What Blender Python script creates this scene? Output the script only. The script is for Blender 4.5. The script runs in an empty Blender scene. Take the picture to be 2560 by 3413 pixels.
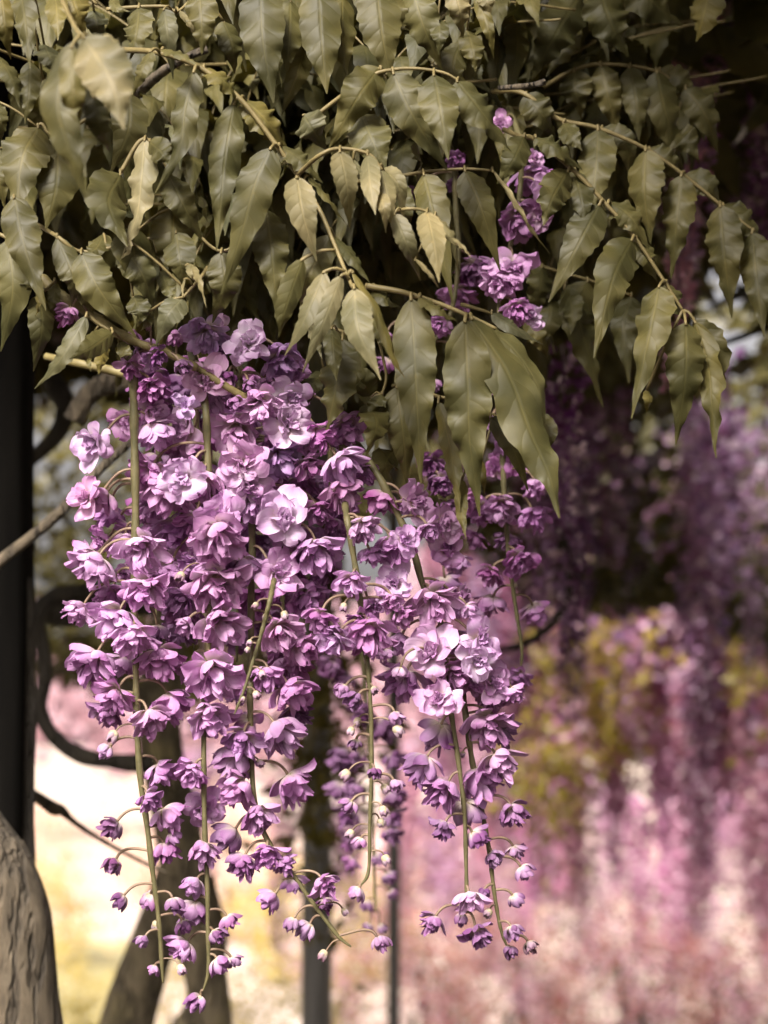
import bpy, math, random
import numpy as np
from mathutils import Vector, Matrix, noise
R = math.radians
rng = random.Random(7)
scene = bpy.context.scene

# ------------------------------------------------------------------ camera
CAM = Vector((0, 0, 1.5)); PITCH = R(6.0); TH = 0.17454; FOCUS = 1.10
cd = bpy.data.cameras.new('camera'); cam = bpy.data.objects.new('camera', cd)
scene.collection.objects.link(cam)
cam.location = CAM; cam.rotation_euler = (math.pi/2 + PITCH, 0, 0)
cd.sensor_fit = 'HORIZONTAL'; cd.sensor_width = 24; cd.lens = 12/TH
cd.clip_start = 0.02; cd.clip_end = 2000
cd.dof.use_dof = True; cd.dof.focus_distance = FOCUS; cd.dof.aperture_fstop = cd.lens/8.0
scene.camera = cam
# ------------------------------------------------------------------ world / sun / exposure
SUN_EL, SUN_AZ = R(40), R(202)      # azimuth clockwise from +Y: behind the camera, a little to its left
w = bpy.data.worlds.new('World'); scene.world = w; w.use_nodes = True
nt = w.node_tree; bg = nt.nodes['Background']
sky = nt.nodes.new('ShaderNodeTexSky'); sky.sky_type = 'NISHITA'; sky.sun_disc = False
sky.sun_elevation = SUN_EL; sky.sun_rotation = SUN_AZ; sky.dust_density = 6; sky.air_density = 1.0; sky.ozone_density = 1
hs = nt.nodes.new('ShaderNodeHueSaturation'); hs.inputs['Saturation'].default_value = 0.22
tint = nt.nodes.new('ShaderNodeMix'); tint.data_type = 'RGBA'; tint.blend_type = 'MULTIPLY'
tint.inputs['Factor'].default_value = 1; tint.inputs[7].default_value = (1.0, 0.93, 0.92, 1)
nt.links.new(sky.outputs[0], hs.inputs['Color']); nt.links.new(hs.outputs[0], tint.inputs[6])
nt.links.new(tint.outputs[2], bg.inputs['Color']); bg.inputs['Strength'].default_value = 0.08
sd = bpy.data.lights.new('sun', 'SUN'); sun = bpy.data.objects.new('sun', sd); scene.collection.objects.link(sun)
sd.energy = 3.6; sd.angle = R(20); sd.color = (1.0, 0.935, 0.88)
sdir = Vector((math.sin(SUN_AZ)*math.cos(SUN_EL), math.cos(SUN_AZ)*math.cos(SUN_EL), math.sin(SUN_EL)))
sun.rotation_euler = sdir.to_track_quat('Z', 'Y').to_euler(); sun.location = (0, 0, 10)
vs = scene.view_settings; vs.view_transform = 'Standard'; vs.look = 'None'; vs.gamma = 1; vs.exposure = 1.25
vs.use_curve_mapping = False
scene.cycles.use_denoising = True
scene.cycles.max_bounces = 5; scene.cycles.transmission_bounces = 3; scene.cycles.diffuse_bounces = 3; scene.cycles.glossy_bounces = 2
scene.cycles.adaptive_threshold = 0.03; scene.render.use_persistent_data = False

# ------------------------------------------------------------------ photo pixel -> point at a chosen depth
FW = Vector((0, math.cos(PITCH), math.sin(PITCH))); UP = Vector((0, -math.sin(PITCH), math.cos(PITCH))); RT = Vector((1, 0, 0))
REG = dict(a=(0, 0, 1280), b=(1280, 0, 1280), c=(180, 1040, 1100), d=(980, 1340, 940), e=(200, 2200, 1000), f=(900, 2200, 1000),
           g=(180, 1700, 900), h=(900, 900, 1000), i=(0, 800, 700), j=(600, 0, 700), k=(1700, 600, 860), z=(0, 0, 2560))
def S(reg): return REG[reg][2]/1659
def P(reg, x, y, d):
    x0, y0, ww = REG[reg]; s = ww/1659
    sx, sy = x0+x*s, y0+y*s
    return CAM + d*(FW + RT*((sx-1280)/1280*TH) + UP*((1706.5-sy)/1280*TH))
def L(reg, px, d): return px*S(reg)*d*TH/1280

# ------------------------------------------------------------------ mesh helpers
col = scene.collection
def mk(name, verts, faces, mat, uvs=None, smooth=True):
    m = bpy.data.meshes.new(name)
    m.from_pydata([tuple(v) for v in verts], [], faces)
    if uvs is not None:
        ul = m.uv_layers.new(name='UVMap'); li = np.empty(len(m.loops), dtype=np.int32)
        m.loops.foreach_get('vertex_index', li)
        ul.data.foreach_set('uv', np.asarray(uvs, dtype=np.float32)[li].ravel())
    if smooth: m.polygons.foreach_set('use_smooth', [True]*len(m.polygons))
    if mat: m.materials.append(mat)
    m.update(); return m
def ob(name, mesh, parent=None, loc=(0, 0, 0), color=None):
    o = bpy.data.objects.new(name, mesh); col.objects.link(o); o.location = loc
    if parent: o.parent = parent
    if color is not None: o.color = (*color, 1)
    return o
def tag(o, label=None, cat=None, group=None, kind=None):
    if label: o['label'] = label
    if cat: o['category'] = cat
    if group: o['group'] = group
    if kind: o['kind'] = kind
    return o
def catmull(pts, n):
    pts = [Vector(p) for p in pts]
    if len(pts) == 2: return [pts[0].lerp(pts[1], i/(n-1)) for i in range(n)]
    P_ = [pts[0]*2-pts[1]] + pts + [pts[-1]*2-pts[-2]]
    out = []; k = len(pts)-1
    for i in range(n):
        t = i/(n-1)*k; j = min(int(t), k-1); f = t-j
        p0, p1, p2, p3 = P_[j:j+4]
        out.append(0.5*((2*p1)+(p2-p0)*f+(2*p0-5*p1+4*p2-p3)*f*f+(3*p1-p0-3*p2+p3)*f**3))
    return out
def tube_data(pts, radii, seg=8, rough=0, seed=0, V=None):
    n = len(pts); verts = []; faces = []; uvs = []
    T = (pts[1]-pts[0]).normalized()
    N = T.orthogonal().normalized(); ln = 0
    for i, p in enumerate(pts):
        if i: ln += (p-pts[i-1]).length
        t = (pts[min(i+1, n-1)]-pts[max(i-1, 0)]).normalized()
        N = (N-t*N.dot(t)).normalized(); B = t.cross(N)
        r = radii(i/(n-1)) if callable(radii) else radii
        for k in range(seg):
            a = 2*math.pi*k/seg
            d = N*math.cos(a)+B*math.sin(a); rr = r
            if rough:
                q = p+d*r
                rr = r*(1+rough*(noise.noise(Vector((q.x*9/r*.03, q.y*9/r*.03, q.z*2.5/r*.03))+Vector((seed, 0, 0)))
                                 + 0.45*noise.noise(Vector((math.cos(a)*2.6, math.sin(a)*2.6, ln*6))+Vector((seed*3, 1, 0)))
                                 + 0.22*noise.noise(Vector((math.cos(a)*7, math.sin(a)*7, ln*14))+Vector((0, seed, 0)))))
            verts.append(p+d*rr); uvs.append((k/seg, ln))
    for i in range(n-1):
        for k in range(seg):
            faces.append((i*seg+k, i*seg+(k+1) % seg, (i+1)*seg+(k+1) % seg, (i+1)*seg+k))
    faces.append(tuple(range(seg-1, -1, -1))); faces.append(tuple((n-1)*seg+k for k in range(seg)))
    return verts, faces, uvs
def tube(name, pts, radii, mat, seg=8, **kw):
    v, f, u = tube_data(pts, radii, seg, **kw); return mk(name, v, f, mat, u)

# ------------------------------------------------------------------ materials
def newmat(name):
    m = bpy.data.materials.new(name); m.use_nodes = True; n = m.node_tree; n.nodes.clear()
    return m, n, n.nodes, n.links
class NB:
    def __init__(s, nt): s.nt = nt
    def n(s, t, **kw):
        x = s.nt.nodes.new(t)
        for k, v in kw.items(): setattr(x, k, v)
        return x
    def link(s, a, b): s.nt.links.new(a, b)
    def math(s, op, a, b=None, c=None, clamp=False):
        x = s.n('ShaderNodeMath', operation=op, use_clamp=clamp)
        for i, v in enumerate((a, b, c)):
            if v is None: continue
            if isinstance(v, (int, float)): x.inputs[i].default_value = v
            else: s.link(v, x.inputs[i])
        return x.outputs[0]
    def mix(s, fac, a, b, mode='MIX'):
        x = s.n('ShaderNodeMix', data_type='RGBA', blend_type=mode)
        for i, v in ((0, fac), (6, a), (7, b)):
            if isinstance(v, (int, float)): x.inputs[i].default_value = v
            elif isinstance(v, tuple): x.inputs[i].default_value = (*v, 1) if len(v) == 3 else v
            else: s.link(v, x.inputs[i])
        return x.outputs[2]
    def rng(s, v, a, b, c=0.0, d=1.0, smooth=True):
        x = s.n('ShaderNodeMapRange'); x.interpolation_type = 'SMOOTHSTEP' if smooth else 'LINEAR'
        s.link(v, x.inputs[0])
        for i, q in enumerate((a, b, c, d)): x.inputs[i+1].default_value = q
        return x.outputs[0]
    def noise(s, vec, scale, detail=3, rough=.55):
        x = s.n('ShaderNodeTexNoise'); x.inputs['Scale'].default_value = scale; x.inputs['Detail'].default_value = detail
        x.inputs['Roughness'].default_value = rough
        if vec is not None: s.link(vec, x.inputs['Vector'])
        return x.outputs['Fac']
    def bump(s, h, strength, dist, normal=None):
        x = s.n('ShaderNodeBump'); x.inputs['Strength'].default_value = strength; x.inputs['Distance'].default_value = dist
        s.link(h, x.inputs['Height'])
        if normal is not None: s.link(normal, x.inputs['Normal'])
        return x.outputs[0]

def leaf_material(name, veins=True):
    m, n, _, _ = newmat(name); b = NB(n)
    out = b.n('ShaderNodeOutputMaterial'); oi = b.n('ShaderNodeObjectInfo')
    tc = b.n('ShaderNodeTexCoord'); geo = b.n('ShaderNodeNewGeometry')
    n1 = b.noise(geo.outputs['Position'], 38, 2); n2 = b.noise(geo.outputs['Position'], 240, 2)
    base = b.mix(b.rng(n1, .3, .7), (0.62, 0.64, 0.55), (1.32, 1.27, 1.22))
    c = b.mix(1, oi.outputs['Color'], base, 'MULTIPLY')
    c = b.mix(b.math('MULTIPLY', oi.outputs['Random'], .45), c, b.mix(1, c, (1.35, 1.2, .95), 'MULTIPLY'))
    c = b.mix(b.rng(n2, .62, .8, 0, .35), c, b.mix(1, c, (1.5, 1.3, .9), 'MULTIPLY'))
    p = b.n('ShaderNodeBsdfPrincipled'); p.inputs['Roughness'].default_value = .56 if veins else .38; p.inputs['Specular IOR Level'].default_value = .36
    if veins:
        sp = b.n('ShaderNodeSeparateXYZ'); b.link(tc.outputs['UV'], sp.inputs[0])
        u, v = sp.outputs[0], sp.outputs[1]
        uu = b.math('SUBTRACT', u, .5); a = b.math('MULTIPLY', b.math('ABSOLUTE', uu), 2)
        side = b.math('GREATER_THAN', uu, 0)
        t = b.math('MULTIPLY', b.math('SUBTRACT', v, b.math('MULTIPLY', b.math('POWER', a, 1.35), .13)), 7.5)
        t = b.math('ADD', t, b.math('MULTIPLY', side, .45))
        t = b.math('ADD', t, b.math('MULTIPLY', b.math('SUBTRACT', n1, .5), 1.1))
        dd = b.math('MULTIPLY', b.math('ABSOLUTE', b.math('SUBTRACT', b.math('FRACT', t), .5)), 2)
        lat = b.math('MULTIPLY', b.rng(dd, .93, .99), b.rng(a, 1.0, .55))
        mid = b.rng(a, .055, .012)
        vein = b.math('MAXIMUM', mid, b.math('MULTIPLY', lat, .4))
        edge = b.rng(a, .93, .99, 0, .4)
        c = b.mix(b.math('MULTIPLY', b.math('MAXIMUM', vein, edge), .42), c, b.mix(1, c, (1.9, 1.8, 1.75), 'MULTIPLY'))
        puff = b.math('SUBTRACT', 1.0, b.math('POWER', dd, 3.0))
        h = b.math('ADD', b.math('MULTIPLY', puff, b.rng(a, .02, .12)), b.math('MULTIPLY', n2, .35))
        h = b.math('ADD', h, b.math('MULTIPLY', n1, .8))
        nr = b.bump(h, .16, .0016)
        b.link(nr, p.inputs['Normal'])
    b.link(c, p.inputs['Base Color'])
    tr = b.n('ShaderNodeBsdfTranslucent'); b.link(b.mix(1, c, (1.5, 1.35, .5), 'MULTIPLY'), tr.inputs['Color'])
    ms = b.n('ShaderNodeMixShader'); ms.inputs[0].default_value = .16
    b.link(p.outputs[0], ms.inputs[1]); b.link(tr.outputs[0], ms.inputs[2]); b.link(ms.outputs[0], out.inputs[0])
    return m
M_LEAF = leaf_material('leaf_surface'); M_FOL = leaf_material('foliage_surface', False)

def petal_material(name, simple=False):
    m, n, _, _ = newmat(name); b = NB(n)
    out = b.n('ShaderNodeOutputMaterial'); oi = b.n('ShaderNodeObjectInfo'); geo = b.n('ShaderNodeNewGeometry')
    tc = b.n('ShaderNodeTexCoord'); sp = b.n('ShaderNodeSeparateXYZ'); b.link(tc.outputs['UV'], sp.inputs[0])
    p = b.n('ShaderNodeBsdfPrincipled'); p.inputs['Roughness'].default_value = .38 if simple else .55; p.inputs['Specular IOR Level'].default_value = .5 if simple else .25
    c = oi.outputs['Color']
    n1 = b.noise(geo.outputs['Position'], 60 if not simple else 25, 1)
    c = b.mix(b.rng(n1, .25, .75), b.mix(1, c, (.80, .66, .80), 'MULTIPLY'), b.mix(.30, c, (.82, .68, .82)))
    if simple:
        n5 = b.noise(geo.outputs['Position'], 42, 1)
        c = b.mix(b.rng(n5, .40, .56, 1, 0), c, b.mix(1, c, (.72, .60, .66), 'MULTIPLY')); c = b.mix(b.rng(n5, .58, .66, 0, .8), c, (.90, .72, .79))  # noise paints pale lit specks and shade between them into the colour
    if not simple:
        mp = b.n('ShaderNodeMapping'); mp.inputs['Scale'].default_value = (14, 1.2, 1); b.link(tc.outputs['UV'], mp.inputs[0])
        st = b.noise(mp.outputs[0], 1.6, 1)
        c = b.mix(b.rng(st, .45, .75, 0, .45), c, b.mix(1, c, (.84, .70, .88), 'MULTIPLY'))
        v = sp.outputs[1]
        c = b.mix(b.rng(v, .5, 1.0, 0, .7), c, b.mix(1, c, (.68, .42, .68), 'MULTIPLY'))
        c = b.mix(b.rng(v, .60, .12, 0, .92), c, (.72, .62, .50))
        c = b.mix(b.math('MULTIPLY', oi.outputs['Random'], .35), c, b.mix(.5, c, (.8, .62, .84)))
        nr = b.bump(b.math('ADD', st, b.math('MULTIPLY', n1, .6)), .35, .0012); b.link(nr, p.inputs['Normal'])
    b.link(c, p.inputs['Base Color'])
    tr = b.n('ShaderNodeBsdfTranslucent'); b.link(c, tr.inputs['Color'])
    ms = b.n('ShaderNodeMixShader'); ms.inputs[0].default_value = .33
    b.link(p.outputs[0], ms.inputs[1]); b.link(tr.outputs[0], ms.inputs[2]); b.link(ms.outputs[0], out.inputs[0])
    return m
M_PETAL = petal_material('petal_surface'); M_PETAL_FAR = petal_material('far_petal_surface', True)

def plain_material(name, c1, c2, scale=60, rough=.6, bump=.3, bdist=.001, stretch=(1, 1, 1), metallic=0, objcol=False):
    m, n, _, _ = newmat(name); b = NB(n)
    out = b.n('ShaderNodeOutputMaterial'); geo = b.n('ShaderNodeNewGeometry')
    mp = b.n('ShaderNodeMapping'); mp.inputs['Scale'].default_value = stretch; b.link(geo.outputs['Position'], mp.inputs[0])
    n1 = b.noise(mp.outputs[0], scale, 5, .65)
    p = b.n('ShaderNodeBsdfPrincipled'); p.inputs['Roughness'].default_value = rough; p.inputs['Specular IOR Level'].default_value = .5 if rough < .9 else .06; p.inputs['Metallic'].default_value = metallic
    c = b.mix(b.rng(n1, .3, .7), c1, c2)
    if objcol:
        oi = b.n('ShaderNodeObjectInfo'); c = b.mix(1, c, oi.outputs['Color'], 'MULTIPLY')
    b.link(c, p.inputs['Base Color']); b.link(b.bump(n1, bump, bdist), p.inputs['Normal']); b.link(p.outputs[0], out.inputs[0])
    return m
M_STEM = plain_material('stem_surface', (.075, .068, .024), (.13, .11, .045), 180, .6, .4, .0006)
M_PED = plain_material('pedicel_surface', (.16, .10, .07), (.25, .18, .11), 160, .6, .3, .0004)
M_RACH = plain_material('rachis_surface', (.12, .092, .03), (.19, .148, .056), 150, .6, .3, .0004)
M_CALYX = plain_material('calyx_surface', (.33, .27, .16), (.50, .43, .30), 260, .65, .3, .0004)
M_SHOOT = plain_material('shoot_surface', (.14, .11, .035), (.22, .18, .07), 120, .6, .5, .0008)
def bark_material(name, c1, c2, c3):
    m, n, _, _ = newmat(name); b = NB(n)
    out = b.n('ShaderNodeOutputMaterial'); geo = b.n('ShaderNodeNewGeometry')
    mp = b.n('ShaderNodeMapping'); mp.inputs['Scale'].default_value = (1, 1, .22); b.link(geo.outputs['Position'], mp.inputs[0])
    n1 = b.noise(mp.outputs[0], 150, 6, .75); n2 = b.noise(geo.outputs['Position'], 22, 4)
    n3 = b.noise(mp.outputs[0], 55, 3, .6)
    crack = b.rng(b.math('ABSOLUTE', b.math('SUBTRACT', n3, .5)), 0, .07)
    c = b.mix(b.rng(n1, .3, .7), c1, c2); c = b.mix(b.rng(n2, .52, .75, 0, .7), c, c3)
    c = b.mix(b.math('MULTIPLY', b.math('SUBTRACT', 1., crack), .5), c, (.03, .024, .016))
    p = b.n('ShaderNodeBsdfPrincipled'); p.inputs['Roughness'].default_value = .85
    h = b.math('ADD', b.math('MULTIPLY', n1, .8), crack)
    b.link(c, p.inputs['Base Color']); b.link(b.bump(h, 1.0, .005), p.inputs['Normal']); b.link(p.outputs[0], out.inputs[0])
    return m
M_BARK = bark_material('bark_surface', (.06, .046, .028), (.155, .12, .075), (.22, .18, .125))
M_BARK_LIFTED = bark_material('lightened_mossy_bark_surface', (.13, .105, .06), (.28, .225, .14), (.30, .25, .11))  # mossy bark, colour lightened to offset the shade on the forked trunk
M_DBARK = bark_material('dark_bark_surface', (.022, .017, .011), (.05, .04, .026), (.075, .062, .035))
M_POST = plain_material('post_surface', (.004, .0036, .003), (.009, .008, .0065), 40, .95, .3, .002, (1, 1, .1))
M_STEEL = plain_material('steel_surface', (.14, .135, .125), (.2, .19, .175), 30, .4, .1, .001, (1, 1, .2), .35)

# ------------------------------------------------------------------ leaflets and compound leaves
LC = dict(n=(.063, .059, .0195), p=(.145, .130, .068), y=(.096, .084, .024), g=(.068, .069, .035))
PROF = [(0, .05), (.025, .36), (.06, .60), (.12, .82), (.2, .95), (.3, 1), (.42, .97), (.55, .83), (.67, .62), (.77, .40), (.85, .235), (.91, .14), (.96, .08), (1, .03)]
def prof(v):
    for (a, x), (b_, y) in zip(PROF, PROF[1:]):
        if v <= b_:
            f = (v-a)/(b_-a); return x+(y-x)*f
    return PROF[-1][1]
def leaflet_mesh(pts, width, roll=0, face=None, seed=0, nu=10, nv=34, wave=1.0, fold=.22, mat=None, curl=0):
    r = random.Random(seed)
    cl = catmull(pts, nv+1)
    length = sum((cl[i+1]-cl[i]).length for i in range(nv))
    ph = [r.uniform(0, 6.28) for _ in range(6)]; fq = [r.uniform(4.5, 7.5), r.uniform(4.5, 7.5)]
    amp = wave*r.uniform(.6, 1.25)
    verts = []; uvs = []
    tw = r.uniform(-.35, .35)
    for j in range(nv+1):
        v = j/nv
        t = (cl[min(j+1, nv)]-cl[max(j-1, 0)]).normalized()
        f = face if face is not None else (CAM-cl[j]).normalized()*1.0+Vector((0, 0, .25))
        n = (f-t*f.dot(t)).normalized()
        n = Matrix.Rotation(roll+tw*(v-.3), 3, t) @ n
        s = t.cross(n)
        hw = prof(v)*width/2
        for i in range(nu+1):
            u = i/nu*2-1; au = abs(u)
            sd_ = 0 if u < 0 else 1
            wv = math.sin(fq[sd_]*v*2*math.pi*(.62)+ph[sd_])*.115*amp*width*(au**1.6)*min(1, v*6)*min(1, (1-v)*3)
            wv += math.sin(fq[sd_]*v*2*math.pi*1.45+ph[sd_+2])*.045*amp*width*(au**2.5)*min(1, v*6)*min(1, (1-v)*3)
            e = 1+.045*math.sin(fq[sd_]*v*9+ph[sd_+4])*au
            cup = -fold*hw*(au**1.25) + curl*hw*au*au
            verts.append(cl[j]+s*(u*hw*e*(1-.06*fold))+n*(cup+wv)); uvs.append((i/nu, v))
    faces = []
    k = nu+1
    for j in range(nv):
        for i in range(nu):
            q = j*k+i; faces.append((q, q+1, q+k+1, q+k))
    return verts, faces, uvs
LEAFN = [0]
def compound_leaf(label, reg, depth, leaflets, rachis=None, group=None, rr=.00085, rdz=.004, cat='leaf'):
    """leaflets: (pts in px [(x,y)..], width px, colour key, optional dict(dz, roll, reg, tip))"""
    items = []
    for it in leaflets:
        pts, wd, ck = it[:3]; o = it[3] if len(it) > 3 else {}
        LEAFN[0] += 1; sd_ = LEAFN[0]; r = random.Random(sd_*13+5)
        rg = o.get('reg', reg); d0 = depth+o.get('dz', r.uniform(-.006, .006)); tipd = o.get('tip', r.uniform(-.022, .012))
        n = len(pts)-1
        P3 = [P(rg, x, y, d0+tipd*(i/n)**1.5-.008*math.sin(math.pi*i/n)) for i, (x, y) in enumerate(pts)]
        items.append((P3, L(rg, wd, d0)*.94, ck, o.get('roll', r.uniform(-.5, .5)), sd_, o))
    if rachis is None:
        ps = [i[0][0] + Vector((0, .006, .004)) for i in items]
        rach = ps if len(ps) > 1 else [ps[0]+Vector((.0, .03, .02)), ps[0]]
    else:
        rach = [P(q[3] if len(q) > 3 else reg, q[0], q[1], depth+rdz+(q[2] if len(q) > 2 else 0)) for q in rachis]
    root = bpy.data.objects.new('compound_leaf', None); col.objects.link(root); root.location = rach[0]; root.empty_display_size = .02
    tag(root, label, cat, group)
    o0 = rach[0]
    rc = catmull(rach, max(12, 8*len(rach)))
    ob('rachis', tube('rachis', [p-o0 for p in rc], lambda t: rr*(1.35-.6*t), M_RACH, 8), root)
    for P3, wd, ck, roll, sd_, o in items:
        v, f, u = leaflet_mesh(P3, wd, roll, seed=sd_, wave=o.get('wave', 1), fold=o.get('fold', .25), curl=o.get('curl', 0))
        c = LC[ck]; r = random.Random(sd_); k = r.uniform(.9, 1.12)
        lf = ob('leaflet', mk('leaflet', [q-o0 for q in v], f, M_LEAF, u), root, color=[q*k for q in c])
        near = min(rc, key=lambda q: (q-P3[0]).length)
        if (near-P3[0]).length > .0006:
            mid = (near+P3[0])/2+Vector((0, -.001, .0015))
            pl = catmull([near, mid, P3[0], P3[0]+(P3[1]-P3[0])*.04], 8)
            ob('stalk', tube('stalk', [q-o0 for q in pl], rr*.75, M_RACH, 6), lf)
    return root

# ------------------------------------------------------------------ flowers
PW = [(0, .20), (.12, .32), (.3, .66), (.48, .92), (.65, 1), (.8, .93), (.9, .72), (.96, .48), (1, .14)]
def pw(v):
    for (a, x), (b_, y) in zip(PW, PW[1:]):
        if v <= b_: return x+(y-x)*(v-a)/(b_-a)
    return PW[-1][1]
def petal_data(r, th, phi, ln, wd, k1, k2, cup, twist=0, rip=.10, org=Vector((0, 0, 0)), nu=6, nv=9):
    rad = Vector((math.cos(phi), math.sin(phi), 0)); ax = Vector((0, 0, -1)); sidev = Vector((-math.sin(phi), math.cos(phi), 0))
    pts = []; p = Vector(org); al = []
    for j in range(nv+1):
        s = j/nv; a = th+k1*s+k2*s*s; al.append(a); pts.append(p.copy())
        p = p + (ax*math.cos(a)+rad*math.sin(a))*(ln/nv)
    verts = []; uvs = []; f1, f2 = r.uniform(0, 6.28), r.uniform(0, 6.28)
    for j in range(nv+1):
        s = j/nv; t = ax*math.cos(al[j])+rad*math.sin(al[j]); n = rad*math.cos(al[j])-ax*math.sin(al[j])   # n: outward side
        sv = Matrix.Rotation(twist*s, 3, t) @ sidev; nn = Matrix.Rotation(twist*s, 3, t) @ n
        hw = pw(s)*wd/2
        for i in range(nu+1):
            u = i/nu*2-1
            z = -cup*hw*u*u + rip*wd*math.sin(3.1*u+f1+5*s)*s*abs(u) + .5*rip*wd*math.sin(7*s+f2+2*u)*s
            notch = -.06*ln*(1-abs(u))**2 if j == nv else 0
            verts.append(pts[j]+sv*(u*hw)+nn*z+t*notch); uvs.append((i/nu, s))
    k = nu+1
    faces = [(j*k+i, j*k+i+1, (j+1)*k+i+1, (j+1)*k+i) for j in range(nv) for i in range(nu)]
    return verts, faces, uvs
def join(parts):
    V, F, U = [], [], []
    for v, f, u in parts:
        o = len(V); V += v; F += [tuple(i+o for i in q) for q in f]; U += u
    return V, F, U
def calyx_data(r, h, rad, teeth=5):
    verts = []; faces = []; uvs = []; seg = 15; rings = [(.06, .22), (.0, .62), (-.35, .95), (-.75, 1.0), (-1.1, 1.02), (-1.45, .98)]
    for j, (z, q) in enumerate(rings):
        for k in range(seg):
            a = 2*math.pi*k/seg; zz = z
            if j == len(rings)-1: zz = z + (.42 if k % 3 else -.35)
            verts.append(Vector((math.cos(a)*q*rad, math.sin(a)*q*rad, zz*h))); uvs.append((k/seg, j/5))
    for j in range(len(rings)-1):
        for k in range(seg): faces.append((j*seg+k, j*seg+(k+1) % seg, (j+1)*seg+(k+1) % seg, (j+1)*seg+k))
    faces.append(tuple(range(seg)))
    return verts, faces, uvs
def build_flower(kind, seed):
    """unit flower ~1 across; calyx at the origin, opens along -Z"""
    r = random.Random(seed*31+7); U = r.uniform
    outer = []; inner = []
    ph0 = U(0, 6.28)
    if kind == 'O':       # wide open rosette with broad rounded petals
        n = r.randint(5, 6)
        for k in range(n):
            big = U(.72, 1.15)
            outer.append(petal_data(r, R(U(38, 75)), ph0+k*2*math.pi/n+U(-.35, .35), .66*big, U(.42, .66)*big, R(U(-10, 50)), R(U(-45, 35)), U(-.6, .5), U(-.6, .6), .13, nu=8, nv=10))
        n = 6
        for k in range(n):
            outer.append(petal_data(r, R(U(28, 46)), ph0+.5+k*2*math.pi/n+U(-.3, .3), U(.44, .66), U(.28, .46), R(U(-20, 60)), R(U(-60, 50)), U(-.7, .7), U(-1.1, 1.1), .17))
        for k in range(16):
            inner.append(petal_data(r, R(U(4, 42)), k*2.4+U(-.3, .3), U(.32, .5), U(.16, .27), R(U(-30, 50)), R(U(-50, 40)), U(-.6, .9), U(-1.6, 1.6), .16, nu=4, nv=7))
        cal = calyx_data(r, .10, .085)
    elif kind == 'P':     # pompom: layers of petals arching out and hanging down
        n = r.randint(6, 7)
        for k in range(n):
            outer.append(petal_data(r, R(U(88, 112)), ph0+k*2*math.pi/n+U(-.25, .25), U(.60, .84), U(.36, .50), R(U(-115, -75)), R(U(0, 40) if U(0, 1) > .22 else U(50, 95)), U(.2, .8), U(-.5, .5), .12))
        for k in range(7):
            outer.append(petal_data(r, R(U(62, 88)), ph0+.4+k*2*math.pi/7+U(-.3, .3), U(.62, .86), U(.32, .44), R(U(-95, -55)), R(U(0, 50)), U(.1, .8), U(-.7, .7), .14))
        for k in range(20):
            inner.append(petal_data(r, R(U(8, 62)), k*2.4+U(-.3, .3), U(.5, .84), U(.22, .34), R(U(-55, 5)), R(U(-20, 50)), U(-.3, .8), U(-1, 1), .14, nu=4, nv=7))
        cal = calyx_data(r, .11, .11)
    elif kind == 'H':     # half open
        for k in range(9):
            outer.append(petal_data(r, R(U(82, 112)), ph0+k*2*math.pi/9+U(-.3, .3), U(.70, 1.0), U(.38, .52), R(U(-140, -95)), R(U(-5, 50) if U(0, 1) > .15 else U(60, 110)), U(.4, 1.0), U(-.5, .5), .13))
        for k in range(15):
            inner.append(petal_data(r, R(U(8, 60)), k*2.4, U(.6, .98), U(.22, .34), R(U(-55, -20)), R(U(-10, 40)), U(.2, .9), U(-.8, .8), .12, nu=4, nv=7))
        cal = calyx_data(r, .16, .17)
    elif kind == 'B':     # plump bud, petals still clasped
        for k in range(8):
            outer.append(petal_data(r, R(U(80, 108)), ph0+k*2*math.pi/8+U(-.3, .3), U(.85, 1.25), U(.46, .62), R(U(-160, -115)), R(U(-10, 35)), U(.6, 1.1), U(-.5, .5), .11))
        for k in range(12):
            inner.append(petal_data(r, R(U(12, 58)), k*2.4, U(.7, 1.05), U(.28, .42), R(U(-80, -30)), R(U(-25, 30)), U(.5, .9), U(-.5, .5), .08, nu=4, nv=7))
        cal = calyx_data(r, .22, .27)
    else:                 # T small green-white bud
        for k in range(5):
            inner.append(petal_data(r, R(U(60, 75)), ph0+k*2*math.pi/5, U(.95, 1.1), U(.55, .66), R(U(-105, -90)), R(U(-40, -15)), .95, U(-.2, .2), .04, nu=4, nv=7))
        cal = calyx_data(r, .38, .34)
    V, F, Uv = join(inner)
    nm = 'flower' if kind in 'OPH' else 'bud'
    return dict(kind=kind, name=nm, inner=mk(nm, V, F, M_PETAL, Uv), petals=[mk('petal', v, f, M_PETAL, u) for v, f, u in outer],
                calyx=mk('calyx', *cal[:2], M_CALYX, cal[2]))
FL = {k: [build_flower(k, s+10*ord(k)) for s in range(n)] for k, n in (('O', 6), ('P', 7), ('H', 5), ('B', 5), ('T', 3))}
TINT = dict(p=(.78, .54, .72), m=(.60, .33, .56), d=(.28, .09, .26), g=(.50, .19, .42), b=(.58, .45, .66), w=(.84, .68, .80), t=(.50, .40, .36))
CEN = dict(O=.22, P=.34, H=.40, B=.46, T=.46)
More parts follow.
